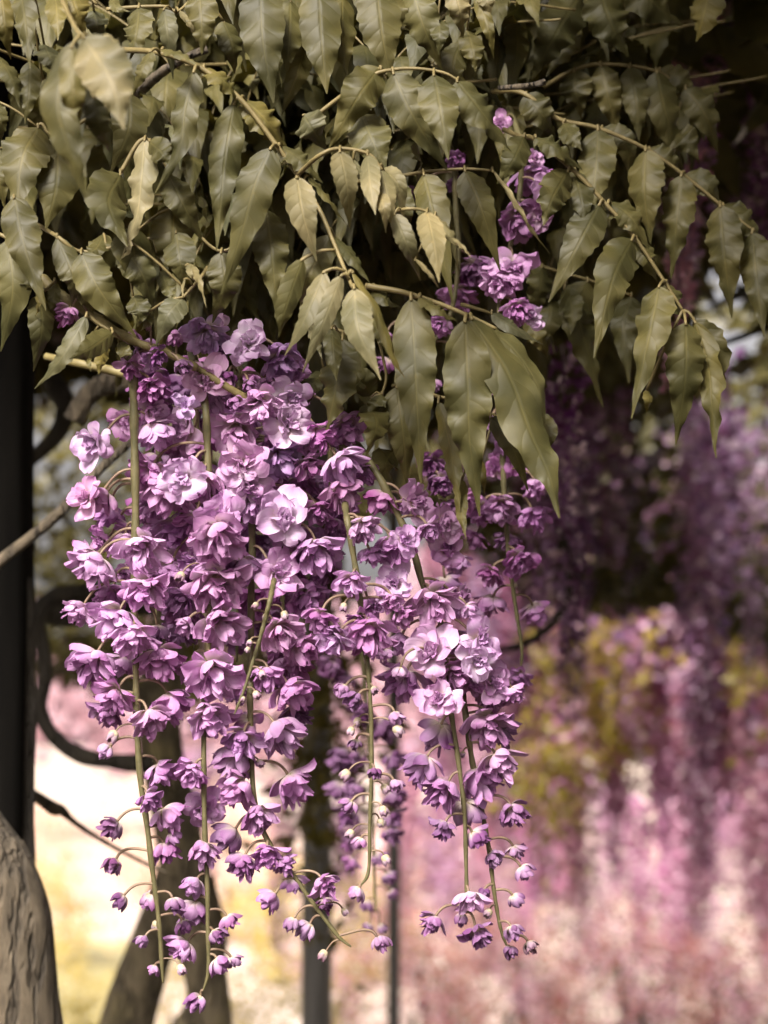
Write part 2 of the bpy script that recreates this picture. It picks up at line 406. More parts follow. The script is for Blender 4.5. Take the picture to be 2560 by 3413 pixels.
def place_flower(root, kind, cen, dirv, size, tint_, r):
    fd = r.choice(FL[kind]); d = dirv.normalized()
    org = cen-d*size*CEN[kind]
    q = (-d).to_track_quat('Z', 'Y') @ Matrix.Rotation(r.uniform(0, 6.28), 3, 'Z').to_quaternion()
    k = r.uniform(.88, 1.12); k *= .82 if kind == 'B' else .92 if kind == 'H' else 1.06; c = [min(.85, x*k*r.uniform(.95, 1.05)) for x in TINT[tint_]]
    f = ob(fd['name'], fd['inner'], root, org-root.location, c)
    f.rotation_mode = 'QUATERNION'; f.rotation_quaternion = q; f.scale = (size,)*3
    for pm in fd['petals']: ob('petal', pm, f, color=c)
    ob('calyx', fd['calyx'], f)
    return org, d
def raceme(label, depth, rach, flowers, group=None, rad=.0019, seed=1, fdz=.012, cat='flower raceme'):
    r = random.Random(seed)
    pts = [P(q[0], q[1], q[2], depth+(q[3] if len(q) > 3 else 0)) for q in rach]
    rc = catmull(pts, 24*len(pts)); o0 = rc[0]
    root = bpy.data.objects.new('wisteria_raceme', None); col.objects.link(root); root.location = o0; root.empty_display_size = .02
    tag(root, label, cat, group)
    ob('stem', tube('stem', [p-o0 for p in rc], lambda t: rad*(1.1-.62*t)*min(1, .4+(1-t)*14)*(1+.10*math.sin(t*90)), M_STEM, 9), root)
    vw = Vector((0, -1, .0))
    for it in flowers:
        reg, x, y, sz, kind, tn = it[:6]; ex = it[6] if len(it) > 6 else None
        sy_ = REG[reg][1]+y*S(reg)
        if kind == 'P' and sy_ > 2420 and r.random() < .8: kind = 'H'
        size = L(reg, sz, depth)*(.97 if kind in 'OP' else 1.0)
        dz = ex if ex is not None else r.uniform(-fdz, fdz)*(1.3 if kind in 'OP' else .6)
        cen = P(reg, x, y, depth+dz)
        # attachment a little above the flower
        c0 = min(rc, key=lambda q: abs(q.z-cen.z)); hd = math.hypot(cen.x-c0.x, cen.y-c0.y)
        tz = cen.z+size*.42+hd*.22
        at = min(rc[:-1], key=lambda q: (q.z-tz)**2*1.0+.15*((q.x-cen.x)**2))
        outv = Vector((cen.x-at.x, cen.y-at.y, 0)); 
        if outv.length < .002: outv = Vector((r.uniform(-1, 1), -1, 0))*.003
        on = outv.normalized()
        if kind == 'O': d = vw*r.uniform(.7, 1.2)+on*.55+Vector((r.uniform(-.3, .3), 0, r.uniform(-.45, .25)))
        elif kind == 'P': d = Vector((0, 0, -1))+on*r.uniform(.25, .7)+vw*r.uniform(.05, .75)+Vector((r.uniform(-.2, .2), 0, 0))
        else: d = Vector((0, 0, -1))+on*r.uniform(.3, .9)+vw*r.uniform(-.1, .5)
        org, dn = place_flower(root, kind, cen, d, size, tn, r)
        Ln = (org-at).length
        b0, b3 = at, org; b1 = at+on*Ln*.45+Vector((0, 0, .12*Ln)); b2 = org-dn*Ln*.32+Vector((0, 0, .06*Ln))
        pl = [b0*(1-t)**3+b1*3*t*(1-t)**2+b2*3*t*t*(1-t)+b3*t**3 for t in [i/12 for i in range(13)]]
        pr = .00072 if kind != 'T' else .00045
        ob('pedicel', tube('pedicel', [p-o0 for p in pl], pr, M_PED, 6), root)
    return root
# ------------------------------------------------------------------ the setting
def sheet(name, x0, x1, y0, y1, z, mat):
    m = mk(name, [(x0, y0, z), (x1, y0, z), (x1, y1, z), (x0, y1, z)], [(0, 1, 2, 3)], mat, smooth=False)
    return tag(ob(name, m), kind='structure')
M_GROUND = plain_material('pale_gravel', (.54, .44, .36), (.70, .58, .49), 6, .95, .4, .02)
M_LAWN = plain_material('lawn_surface', (.34, .31, .16), (.50, .44, .26), 3, .95, .5, .03)
sheet('ground', -600, 600, -20, 1500, 0, M_GROUND)
sheet('added_soil_bed', -40, 40, -15, 8.6, .008, plain_material('soil_surface', (.022, .018, .010), (.05, .042, .02), 8, .95, .5, .02))  # dark soil sheet out of view, added to cut bounce from pale ground
sheet('lawn', -30, -1.5, 11, 17, .004, M_LAWN)
# foliage masses: many folded leaf faces in one mesh
def leaf_cloud(n, fn, size, seed, mat, name, flat=.5):
    g = np.random.default_rng(seed); c = fn(g, n); n = len(c)
    ln = g.uniform(.7, 1.25, n)*size; wd = ln*g.uniform(.36, .5, n)
    d = g.normal(size=(n, 3))*np.array([1, 1, flat]); d[:, 2] -= .7; d /= np.linalg.norm(d, axis=1)[:, None]
    q = g.normal(size=(n, 3)); s = np.cross(d, q); s /= np.linalg.norm(s, axis=1)[:, None]; nn = np.cross(s, d)
    m1 = c+d*(ln*.42)[:, None]
    V = np.stack([c, m1+s*(wd/2)[:, None]+nn*(wd*.18)[:, None], c+d*ln[:, None], m1-s*(wd/2)[:, None]+nn*(wd*.18)[:, None]], 1).reshape(-1, 3)
    i = np.arange(n)*4
    F = np.stack([np.stack([i, i+1, i+2], 1), np.stack([i, i+2, i+3], 1)], 1).reshape(-1, 3)
    m = bpy.data.meshes.new(name); m.vertices.add(len(V)); m.vertices.foreach_set('co', V.astype(np.float32).ravel())
    m.loops.add(len(F)*3); m.loops.foreach_set('vertex_index', F.astype(np.int32).ravel())
    m.polygons.add(len(F)); m.polygons.foreach_set('loop_start', np.arange(len(F), dtype=np.int32)*3)
    m.materials.append(mat); m.update(calc_edges=True); m.validate(); return m
def box_fn(x0, x1, y0, y1, zf, th, hole=None):
    def f(g, n):
        x = g.uniform(x0, x1, n); y = g.uniform(y0, y1, n); z = zf(x, y)+g.uniform(0, 1, n)**1.5*th
        c = np.stack([x, y, z], 1)
        if hole is not None: c = c[~hole(x, y)]
        return c
    return f
def canopy_hole(x, y, m=0): return ((np.abs(x-.155*y) < .07+m+.03*np.sin(y*5)) & (y > 2.7-m)) | ((x+.45)**2/.05**2+(y-2.2)**2/.3**2 < 1)
cz = lambda x, y: 2.02+.05*np.sin(x*3+y)+.06*(y-1.5)
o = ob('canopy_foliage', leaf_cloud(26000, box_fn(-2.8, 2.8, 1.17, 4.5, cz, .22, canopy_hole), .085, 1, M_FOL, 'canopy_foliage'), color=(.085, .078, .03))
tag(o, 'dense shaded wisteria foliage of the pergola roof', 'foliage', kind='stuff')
o = ob('canopy_foliage', leaf_cloud(3400, box_fn(-.03, 1.3, .15, 1.30, lambda x, y: 2.13+.04*np.sin(x*4), .25), .085, 8, M_FOL, 'canopy_foliage'), color=(.085, .078, .03))  # out-of-view leaf mass added overhead to shade the right-hand leaves
tag(o, 'added unseen wisteria foliage overhead that shades the right leaves', 'foliage', kind='stuff')
o = ob('canopy_foliage', leaf_cloud(17000, box_fn(-2.9, 2.9, 1.25, 4.5, lambda x, y: cz(x, y)+.2, .25, lambda x, y: canopy_hole(x, y, .09)), .19, 9, M_FOL, 'canopy_foliage'), color=(.085, .078, .03))  # extra large-leaf layer added so the roof lets less light through
tag(o, 'added upper layer of large leaves blocking light through the pergola roof', 'foliage', kind='stuff')
# far wisteria arbour: foliage band on the right and far behind
def arb(x, y): return 2.12+.14*np.sin(x*1.9+1)+.1*np.sin(x*5)+.02*x
def arb_fn(g, n):
    c = box_fn(-.3, 5.5, 6.3, 7.1, arb, .62)(g, n); x, z = c[:, 0], c[:, 2]
    gap = ((x-1.07)**2/.16**2+(z-2.85)**2/.24**2 < 1) | ((x-.50)**2/.07**2+(z-2.2)**2/.09**2 < 1) | ((x-1.30)**2/.06**2+(z-2.55)**2/.05**2 < 1)
    return c[~gap]
o = ob('arbour_foliage', leaf_cloud(20000, arb_fn, .06, 2, M_FOL, 'arbour_foliage'), color=(.12, .11, .038))
tag(o, 'dark leafy top of the far wisteria arbour', 'foliage', kind='stuff')
o = ob('arbour_foliage', leaf_cloud(22000, box_fn(-3.2, -.15, 5.0, 6.4, lambda x, y: 1.74+.10*np.sin(x*3), 1.9), .06, 3, M_FOL, 'arbour_foliage'), color=(.12, .11, .04))
tag(o, 'shaded leafy arbour beyond the leaning trunk', 'foliage', kind='stuff')
o = ob('trailing_foliage', leaf_cloud(5600, box_fn(.12, 1.6, 4.5, 5.3, lambda x, y: 1.84+.10*np.sin(x*4+1)+.05*np.sin(x*11), .40), .055, 4, M_FOL, 'trailing_foliage'), color=(.10, .09, .03))
tag(o, 'dark foliage trailing from the back edge of the pergola roof', 'foliage', kind='stuff')
# far racemes
def far_raceme_mesh(seed, nfl, ln, fs):
    r = random.Random(seed); parts = []
    parts.append(tube_data([Vector((0, 0, 0)), Vector((.004, 0, -ln*.5)), Vector((0, .003, -ln))], .002, 4))
    for k in range(nfl):
        t = (k+.5)/nfl; a = k*2.4+r.uniform(-.4, .4); rad = (.035*(1-.72*t)+.006)*r.uniform(.7, 1.15)
        c = Vector((math.cos(a)*rad, math.sin(a)*rad, -t*ln)); s = fs*(1.1-.5*t)
        for q in range(5):
            d = Vector((r.gauss(0, 1), r.gauss(0, 1), r.gauss(-.5, .8))).normalized(); sv = d.orthogonal().normalized(); sv = Matrix.Rotation(r.uniform(0, 6.28), 3, d) @ sv
            b = len(parts); p1 = c+d*s*.6
            parts.append(([c, p1+sv*s*.36, c+d*s, p1-sv*s*.36], [(0, 1, 2), (0, 2, 3)], [(0, 0)]*4))
    V, F, U = join(parts); return mk('wisteria_raceme', V, F, M_PETAL_FAR, U)
FR = [far_raceme_mesh(s, n, l, .024) for s, n, l in ((1, 60, .36), (2, 70, .44), (3, 54, .30), (4, 80, .52))]
rb = random.Random(23)
def far_raceme(pos, color, label, group, sc=1.0, r=rb):
    o = ob('wisteria_raceme', r.choice(FR), None, pos, [min(.85, c*r.uniform(.8, 1.2)) for c in color]); o.rotation_euler = (r.uniform(-.08, .08), r.uniform(-.08, .08), r.uniform(0, 6.28)); o.scale = (sc*r.uniform(.9, 1.2),)*2+(sc*r.uniform(.85, 1.25),)
    tag(o, label, 'flower raceme', group)
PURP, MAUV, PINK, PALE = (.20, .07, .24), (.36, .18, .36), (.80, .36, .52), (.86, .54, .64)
# deep purple raceme just behind the shaded leaves on the right and its neighbours
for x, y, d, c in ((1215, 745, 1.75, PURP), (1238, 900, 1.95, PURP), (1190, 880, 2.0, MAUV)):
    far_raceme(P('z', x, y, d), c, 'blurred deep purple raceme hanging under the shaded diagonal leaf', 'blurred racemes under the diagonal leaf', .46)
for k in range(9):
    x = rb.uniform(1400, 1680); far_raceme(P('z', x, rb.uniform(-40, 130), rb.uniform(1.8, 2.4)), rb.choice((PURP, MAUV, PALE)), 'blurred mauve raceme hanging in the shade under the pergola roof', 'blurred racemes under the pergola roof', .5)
for k in range(14):
    y = rb.uniform(3.4, 5.0); x = rb.uniform(.05, .215)*y
    far_raceme((x, y, 2.03+.05*(y-1.5)+rb.uniform(-.12, .04)), rb.choice((PURP, PURP, MAUV)), 'small purple raceme in the shade at the back of the pergola', 'shaded purple racemes of the pergola')
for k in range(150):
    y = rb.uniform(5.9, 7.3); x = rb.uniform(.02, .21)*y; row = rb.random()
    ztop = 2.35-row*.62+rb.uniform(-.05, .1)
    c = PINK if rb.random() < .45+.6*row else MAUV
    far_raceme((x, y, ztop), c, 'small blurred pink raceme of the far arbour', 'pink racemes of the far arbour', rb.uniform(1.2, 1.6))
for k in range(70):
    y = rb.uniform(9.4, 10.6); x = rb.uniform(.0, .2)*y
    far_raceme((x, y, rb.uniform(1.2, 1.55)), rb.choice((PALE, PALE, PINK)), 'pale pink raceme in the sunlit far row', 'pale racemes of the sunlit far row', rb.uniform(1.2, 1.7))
for k in range(10):
    y = rb.uniform(7, 9); x = rb.uniform(-.09, -.01)*y
    far_raceme((x, y, rb.uniform(1.25, 1.5)), rb.choice((PALE, PINK)), 'pale pink raceme between the trunk and the grey post', 'pale racemes between trunk and post', rb.uniform(1.0, 1.4))
# shrubs
def ell_fn(cx, cy, cz_, rx, ry, rz, lo=.55):
    def f(g, n):
        d = g.normal(size=(n, 3)); d /= np.linalg.norm(d, axis=1)[:, None]; rr = g.uniform(lo, 1.05, n)**.6
        lump = 1+.22*np.sin(d[:, 0]*5+cx*7)*np.sin(d[:, 2]*4+cy)+.12*np.sin(d[:, 1]*9+cx)
        c = d*(rr*lump)[:, None]*np.array([rx, ry, rz])+np.array([cx, cy, cz_]); return c[c[:, 2] > .03]
    return f
def shrub(name, label, x, y, rx, rz, colr, fcol=None, n=900, size=.06, cat='shrub', group=None, seed=1, fmat=None):
    root = bpy.data.objects.new(name, None); col.objects.link(root); root.location = (x, y, 0); tag(root, label, cat, group)
    ob('foliage', leaf_cloud(n if not fcol else n//3, ell_fn(0, 0, rz*.9, rx*.95, rx*.95, rz*.95), size, seed, M_FOL, 'foliage'), root, color=colr)
    if fcol: ob('blossom', leaf_cloud(int(n*1.9), ell_fn(0, 0, rz*.92, rx*1.05, rx*1.05, rz*1.05, .85), size*.8, seed+50, M_PETAL_FAR, 'blossom'), root, color=fcol)
    v, f, u = tube_data([Vector((0, 0, 0)), Vector((.02, 0, rz*.5)), Vector((0, .02, rz))], lambda t: .03*(1-.5*t), 6)
    ob('stem', mk('stem', v, f, M_DBARK, u), root)
for k, x in enumerate((.15, .55, .95, 1.35, 1.75, 2.15)):
    shrub('azalea_bush', 'rounded azalea bush covered in pale pink blossom under the pink racemes', x*1.1, 9.9+.25*(k % 2), .52, .52, (.16, .14, .05), (.86, .58, .66), 3000, .035, group='pale pink azaleas', seed=60+k)
for k, x in enumerate((.45, .95, 1.4, 1.8, .1)):
    shrub('azalea_bush', 'low azalea bush with orange blossom at the foot of the pink azaleas', x*1.12, 9.1+.15*(k % 2), .33, .40, (.10, .09, .03), (.75, .27, .12), 1600, .03, group='orange azaleas', seed=70+k)
for k, (x, y, rx, rz) in enumerate(((-1.35, 8.6, .35, .32), (-.9, 9.5, .4, .35), (-.35, 8.2, .35, .36), (-1.7, 10.5, .45, .4))):
    shrub('garden_shrub', 'low yellow green shrub on the pale ground beyond the trunks', x, y, rx, rz, (.42, .36, .12), None, 2600, .03, group='low shrubs beyond the trunks', seed=80+k)
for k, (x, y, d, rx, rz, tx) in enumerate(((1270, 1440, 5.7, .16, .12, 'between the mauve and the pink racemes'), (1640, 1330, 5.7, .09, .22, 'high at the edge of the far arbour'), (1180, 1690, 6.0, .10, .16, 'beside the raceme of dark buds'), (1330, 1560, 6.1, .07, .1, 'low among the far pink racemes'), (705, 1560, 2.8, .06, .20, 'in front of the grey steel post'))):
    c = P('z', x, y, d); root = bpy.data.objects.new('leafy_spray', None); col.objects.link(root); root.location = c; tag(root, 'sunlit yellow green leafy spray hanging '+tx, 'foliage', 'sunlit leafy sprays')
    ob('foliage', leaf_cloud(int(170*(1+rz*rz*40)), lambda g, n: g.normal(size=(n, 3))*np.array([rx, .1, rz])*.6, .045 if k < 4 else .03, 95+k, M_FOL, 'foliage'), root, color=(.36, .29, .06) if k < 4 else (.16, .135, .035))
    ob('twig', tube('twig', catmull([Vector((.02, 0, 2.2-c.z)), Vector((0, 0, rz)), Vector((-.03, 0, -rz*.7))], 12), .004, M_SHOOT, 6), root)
for k, (x, y, rx, rz, c) in enumerate(((-2.6, 15, .7, .45, (.55, .45, .25)), (-1.2, 17, .8, .5, (.66, .45, .38)), (-3.6, 20, 1.1, .6, (.66, .46, .42)), (-.4, 14, .6, .4, (.45, .38, .14)), (-2.0, 22, 1.0, .7, (.72, .52, .5)), (-4.6, 24, 1.2, .8, (.6, .5, .3)), (.6, 18, .9, .5, (.7, .45, .42)))):
    shrub('flowering_shrub', 'pale flowering shrub on the open sunlit ground beyond the pergola', x, y, rx, rz, c, None, 2600, .06, group='pale shrubs on the open ground', seed=140+k)
for k, (x, y, rx, h) in enumerate(((-7.5, 34, 2.6, 4.2), (-3.2, 38, 2.4, 3.8), (-11, 40, 3, 5), (1.5, 36, 2.8, 4.4), (6, 34, 3, 5), (11, 38, 3.2, 5))):
    root = bpy.data.objects.new('blossom_tree', None); col.objects.link(root); root.location = (x, y, 0)
    tag(root, 'distant tree in pale pink blossom across the open ground', 'tree', 'distant blossom trees')
    ob('crown', leaf_cloud(2600, ell_fn(0, 0, h*.62, rx, rx, h*.40), .3, 120+k, M_PETAL_FAR, 'crown'), root, color=(.80, .60, .58))
    v, f, u = tube_data([Vector((0, 0, 0)), Vector((.1, 0, h*.3)), Vector((-.1, .1, h*.7))], lambda t: .2*(1-.6*t), 8)
    ob('trunk', mk('trunk', v, f, M_BARK, u), root)
# posts
def post(name, label, x, top, bot, d, wpx, mat, cat='post', flare=0):
    a = P('z', x, top, d); r = wpx/2*2560/1659*d*TH/1280
    zt = a.z; pts = [Vector((0, 0, 0)), Vector((0, 0, .02)), Vector((0, 0, zt*.5)), Vector((0, 0, zt))]
    root = bpy.data.objects.new(name, None); col.objects.link(root); root.location = (a.x, a.y, 0); tag(root, label, cat)
    ob('shaft', tube('shaft', catmull(pts, 24), r, mat, 20), root)
    ob('base_plate', tube('base_plate', [Vector((0, 0, 0)), Vector((0, 0, .015))], r*2.2, mat, 20), root)
    ob('collar', tube('collar', [Vector((0, 0, zt*.985)), Vector((0, 0, zt*1.0+.01))], r*1.25, mat, 20), root)
    ob('band', tube('band', [Vector((0, 0, zt*.62)), Vector((0, 0, zt*.635))], r*1.06, mat, 20), root)
post('pergola_post', 'round grey steel pergola post in the gap below the flower cluster', 690, 250, 2212, 3.0, 64, M_STEEL)
post('pergola_post', 'thinner dark steel pergola post farther back, right of the grey one', 850, 500, 2212, 4.4, 28, M_STEEL)
# dark square post at the left edge
def dark_post():
    a = P('z', -52, 1100, 1.62); hw = .041
    root = bpy.data.objects.new('timber_post', None); col.objects.link(root); root.location = (a.x, a.y, 0); tag(root, 'blackened upright post behind the thick trunk, with a strip of bark on its edge', 'post')
    v = []; f = []; n = 14
    for j in range(n+1):
        z = 2.2*j/n; k = hw*(1.30-.30*min(1, z/1.55))+.002*math.sin(j*2.1)
        for q in range(12):
            t = 2*math.pi*(q+.5)/12; cx, cy = math.cos(t), math.sin(t); s = 1/max(abs(cx), abs(cy))**.75
            v.append((cx*k*s, cy*k*s, z))
    for j in range(n):
        for q in range(12): f.append((j*12+q, j*12+(q+1) % 12, (j+1)*12+(q+1) % 12, (j+1)*12+q))
    ob('shaft', mk('shaft', v, f, M_POST), root)
    ob('bark_strip', tube('bark_strip', catmull([Vector((hw*1.25, -.01, .9)), Vector((hw*1.15, -.012, 1.2)), Vector((hw*1.05, -.012, 1.5)), Vector((hw, -.012, 1.62))], 40), lambda t: .008*(1-.4*t), M_DBARK, 8, rough=.5), root)
dark_post()
# trunks and vine limbs
def trunk(name, label, limbs, mat, depth, cat='trunk', rough=.07, seg=22, part='limb'):
    P0 = None; root = bpy.data.objects.new(name, None); col.objects.link(root); tag(root, label, cat)
    for li, (nm, pts) in enumerate(limbs):
        P3 = [P('z', x, y, depth+dz) for x, y, wpx, dz in pts]; rad = [wpx/2*2560/1659*(depth+dz)*TH/1280 for x, y, wpx, dz in pts]
        if P0 is None: P0 = Vector((P3[0].x, P3[0].y, 0)); root.location = P0
        if nm == 'trunk' and P3[0].z > .05:
            q = P3[0]; ns = max(2, int(q.z/.16)); lean = P3[0]-P3[1]; lean = Vector((lean.x, lean.y, 0))/max(.05, lean.z*-1)*.25
            ex = [Vector((q.x, q.y, -.02+(q.z+.02)*j/ns))+lean*(q.z*(1-j/ns)) for j in range(ns)]; P3 = ex+P3; rad = [rad[0]*(1.3-.3*j/ns) for j in range(ns)]+rad
        n = 16*len(P3); rc = catmull(P3, n)
        ob(nm, tube(nm, [p-P0 for p in rc], lambda t: float(np.interp(t*(len(rad)-1), range(len(rad)), rad)), mat, seg, rough=rough, seed=li+depth), root)
    return root
trunk('wisteria_vine', 'thick grey brown wisteria trunk in the near corner, with rough furrowed bark', [
 ('trunk', [(40, 2350, 215, 0), (28, 2150, 200, 0), (18, 1990, 180, 0), (-5, 1880, 150, 0), (-40, 1800, 120, 0.01), (-90, 1730, 100, .02)]),
 ('limb', [(60, 2300, 110, .0), (70, 2100, 90, .0), (72, 1980, 62, .0), (62, 1890, 40, .0), (40, 1820, 24, .01)])], M_BARK, 1.42, seg=56)
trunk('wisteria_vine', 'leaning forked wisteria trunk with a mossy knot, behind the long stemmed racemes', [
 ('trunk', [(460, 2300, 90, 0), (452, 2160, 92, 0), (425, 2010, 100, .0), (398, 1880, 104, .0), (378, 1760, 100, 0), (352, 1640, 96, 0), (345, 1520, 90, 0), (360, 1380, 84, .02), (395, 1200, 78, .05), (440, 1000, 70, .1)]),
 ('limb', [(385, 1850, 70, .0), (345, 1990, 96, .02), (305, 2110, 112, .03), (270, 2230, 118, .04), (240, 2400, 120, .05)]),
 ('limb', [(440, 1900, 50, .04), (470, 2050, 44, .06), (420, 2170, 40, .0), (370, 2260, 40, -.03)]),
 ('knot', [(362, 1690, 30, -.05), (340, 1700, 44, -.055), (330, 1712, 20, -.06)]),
 ('limb', [(350, 1560, 60, -.01), (290, 1500, 44, .0), (240, 1470, 34, .02), (190, 1430, 26, .05), (120, 1450, 22, .1)])], M_BARK_LIFTED, 2.35)
def limb(label, pts, depth, mat=M_DBARK, rough=.25, name='vine_branch', seed=1):
    P3 = [P('z', x, y, depth+dz) for x, y, wpx, dz in pts]; rad = [wpx/2*2560/1659*(depth+dz)*TH/1280 for x, y, wpx, dz in pts]; o0 = P3[0]
    rc = catmull(P3, 14*len(P3))
    me = tube(name, [p-o0 for p in rc], lambda t: float(np.interp(t*(len(rad)-1), range(len(rad)), rad)), mat, 14, rough=rough, seed=seed)
    return tag(ob(name, me, None, o0), label, 'branch')
limb('black hooked vine branch curving up beside the bright gap', [(330, 1650, 40, 0), (240, 1645, 36, 0), (170, 1630, 34, 0), (115, 1590, 32, 0), (88, 1530, 30, 0), (98, 1460, 34, 0), (92, 1390, 36, 0), (80, 1330, 40, 0), (120, 1290, 40, .03), (230, 1270, 40, .05)], 1.95)
limb('smooth tan branch rising diagonally past the dark post to the cluster', [(-60, 1275, 26, 0), (0, 1212, 25, 0), (60, 1165, 24, 0), (120, 1115, 24, 0), (170, 1060, 22, 0), (230, 1000, 20, 0), (300, 940, 18, .0), (380, 880, 16, 0)], 1.42, M_BARK, .1)
limb('thick olive brown vine limb curling behind the upper flowers', [(160, 910, 48, 0), (195, 850, 52, 0), (245, 825, 52, 0), (310, 830, 48, 0), (400, 850, 44, .03), (480, 900, 40, .05)], 1.6, M_BARK, .2)
limb('thin olive branch lying level under the flowering shoot', [(100, 770, 16, .02), (170, 785, 18, 0), (240, 800, 20, 0), (310, 815, 20, 0), (420, 830, 18, .02)], 1.24, M_SHOOT, .08)
limb('thin pale twig with a knot sloping down across the bright gap', [(20, 1690, 26, 0), (70, 1715, 22, 0), (115, 1745, 30, 0), (135, 1752, 22, 0), (160, 1775, 12, 0), (220, 1815, 10, 0), (300, 1858, 9, 0), (360, 1885, 8, 0)], 1.7, M_BARK, .25)
limb('dark bare branch curving in the shade left of the cluster', [(60, 1000, 34, 0), (120, 940, 40, 0), (140, 880, 44, .02), (110, 820, 44, .04)], 2.0)
limb('lower dark branch arching in the shade below the tan branch', [(40, 1310, 50, 0), (140, 1330, 54, .02), (230, 1300, 50, .04), (330, 1310, 46, .06)], 2.1)
limb('black curved vine branch arcing behind the mauve raceme', [(1050, 1405, 10, 0), (1120, 1395, 14, 0), (1180, 1360, 18, 0), (1220, 1310, 20, 0), (1235, 1250, 20, .0), (1210, 1160, 26, .0), (1190, 1060, 30, .02)], 2.1)
limb('dark thin branch crossing below the bright sky gap', [(1480, 770, 10, .0), (1560, 742, 14, 0), (1640, 715, 16, 0), (1720, 690, 18, 0)], 2.2)
limb('cut grey dead twig stub among the left leaves', [(300, 200, 26, .06), (345, 160, 22, .03), (400, 125, 18, 0), (448, 106, 16, 0)], 1.17, M_BARK, .15)
limb('pale broken twig stub between the upper leaves', [(1080, 190, 10, .02), (1110, 188, 12, 0), (1150, 184, 13, 0), (1178, 176, 14, 0)], 1.10, M_BARK, .15)
# ------------------------------------------------------------------ the flower racemes of the hero cluster
G = {}
R1 = [('c', 385, 150, .004), ('c', 398, 300), ('c', 402, 480), ('c', 406, 700), ('c', 411, 1000), ('c', 407, 1250), ('c', 405, 1480), ('e', 420, 60), ('e', 428, 400), ('e', 448, 680), ('e', 480, 900),
      ('e', 510, 1150), ('e', 535, 1330), ('e', 552, 1500), ('e', 562, 1650), ('e', 570, 1785)]
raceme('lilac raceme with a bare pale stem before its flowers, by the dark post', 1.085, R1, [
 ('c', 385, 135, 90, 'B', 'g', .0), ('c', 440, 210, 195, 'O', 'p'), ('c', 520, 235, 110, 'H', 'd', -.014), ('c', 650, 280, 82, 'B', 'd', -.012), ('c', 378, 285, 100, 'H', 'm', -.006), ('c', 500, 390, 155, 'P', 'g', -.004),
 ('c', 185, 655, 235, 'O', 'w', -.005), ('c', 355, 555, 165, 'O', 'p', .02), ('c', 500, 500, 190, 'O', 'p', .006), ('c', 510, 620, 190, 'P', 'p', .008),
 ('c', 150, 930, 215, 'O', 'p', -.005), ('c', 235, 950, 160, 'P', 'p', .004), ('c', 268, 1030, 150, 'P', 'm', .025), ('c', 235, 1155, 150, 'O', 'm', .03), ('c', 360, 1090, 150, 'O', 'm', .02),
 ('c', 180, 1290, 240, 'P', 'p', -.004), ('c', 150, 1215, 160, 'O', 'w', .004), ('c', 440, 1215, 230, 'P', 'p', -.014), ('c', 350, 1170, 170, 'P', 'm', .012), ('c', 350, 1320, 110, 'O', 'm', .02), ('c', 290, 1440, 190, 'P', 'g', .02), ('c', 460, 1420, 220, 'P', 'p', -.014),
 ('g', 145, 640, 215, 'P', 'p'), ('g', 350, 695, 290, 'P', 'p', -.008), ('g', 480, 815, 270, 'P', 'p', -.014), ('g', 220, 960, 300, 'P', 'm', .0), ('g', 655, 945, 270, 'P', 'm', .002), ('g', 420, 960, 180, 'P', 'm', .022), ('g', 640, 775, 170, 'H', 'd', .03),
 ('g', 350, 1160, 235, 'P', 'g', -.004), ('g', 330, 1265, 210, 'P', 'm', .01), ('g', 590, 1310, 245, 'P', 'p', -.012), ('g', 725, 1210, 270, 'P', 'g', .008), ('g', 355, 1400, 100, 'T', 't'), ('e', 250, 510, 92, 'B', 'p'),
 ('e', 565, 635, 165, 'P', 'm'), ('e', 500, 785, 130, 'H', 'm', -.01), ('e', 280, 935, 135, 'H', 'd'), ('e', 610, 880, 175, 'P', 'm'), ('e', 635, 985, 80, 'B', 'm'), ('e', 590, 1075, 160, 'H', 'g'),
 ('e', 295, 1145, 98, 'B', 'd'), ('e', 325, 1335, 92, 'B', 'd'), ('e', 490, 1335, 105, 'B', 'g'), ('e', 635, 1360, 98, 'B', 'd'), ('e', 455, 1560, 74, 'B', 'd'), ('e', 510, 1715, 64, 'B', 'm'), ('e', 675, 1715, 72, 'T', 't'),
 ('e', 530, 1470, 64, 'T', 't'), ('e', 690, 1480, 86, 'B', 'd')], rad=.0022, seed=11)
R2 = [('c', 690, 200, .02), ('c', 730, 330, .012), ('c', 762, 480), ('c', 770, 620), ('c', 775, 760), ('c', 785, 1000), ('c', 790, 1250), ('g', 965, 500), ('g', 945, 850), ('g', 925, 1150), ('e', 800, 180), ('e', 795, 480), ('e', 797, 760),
      ('e', 803, 1000), ('e', 815, 1250), ('e', 818, 1480), ('e', 822, 1640), ('e', 818, 1740), ('e', 792, 1830)]
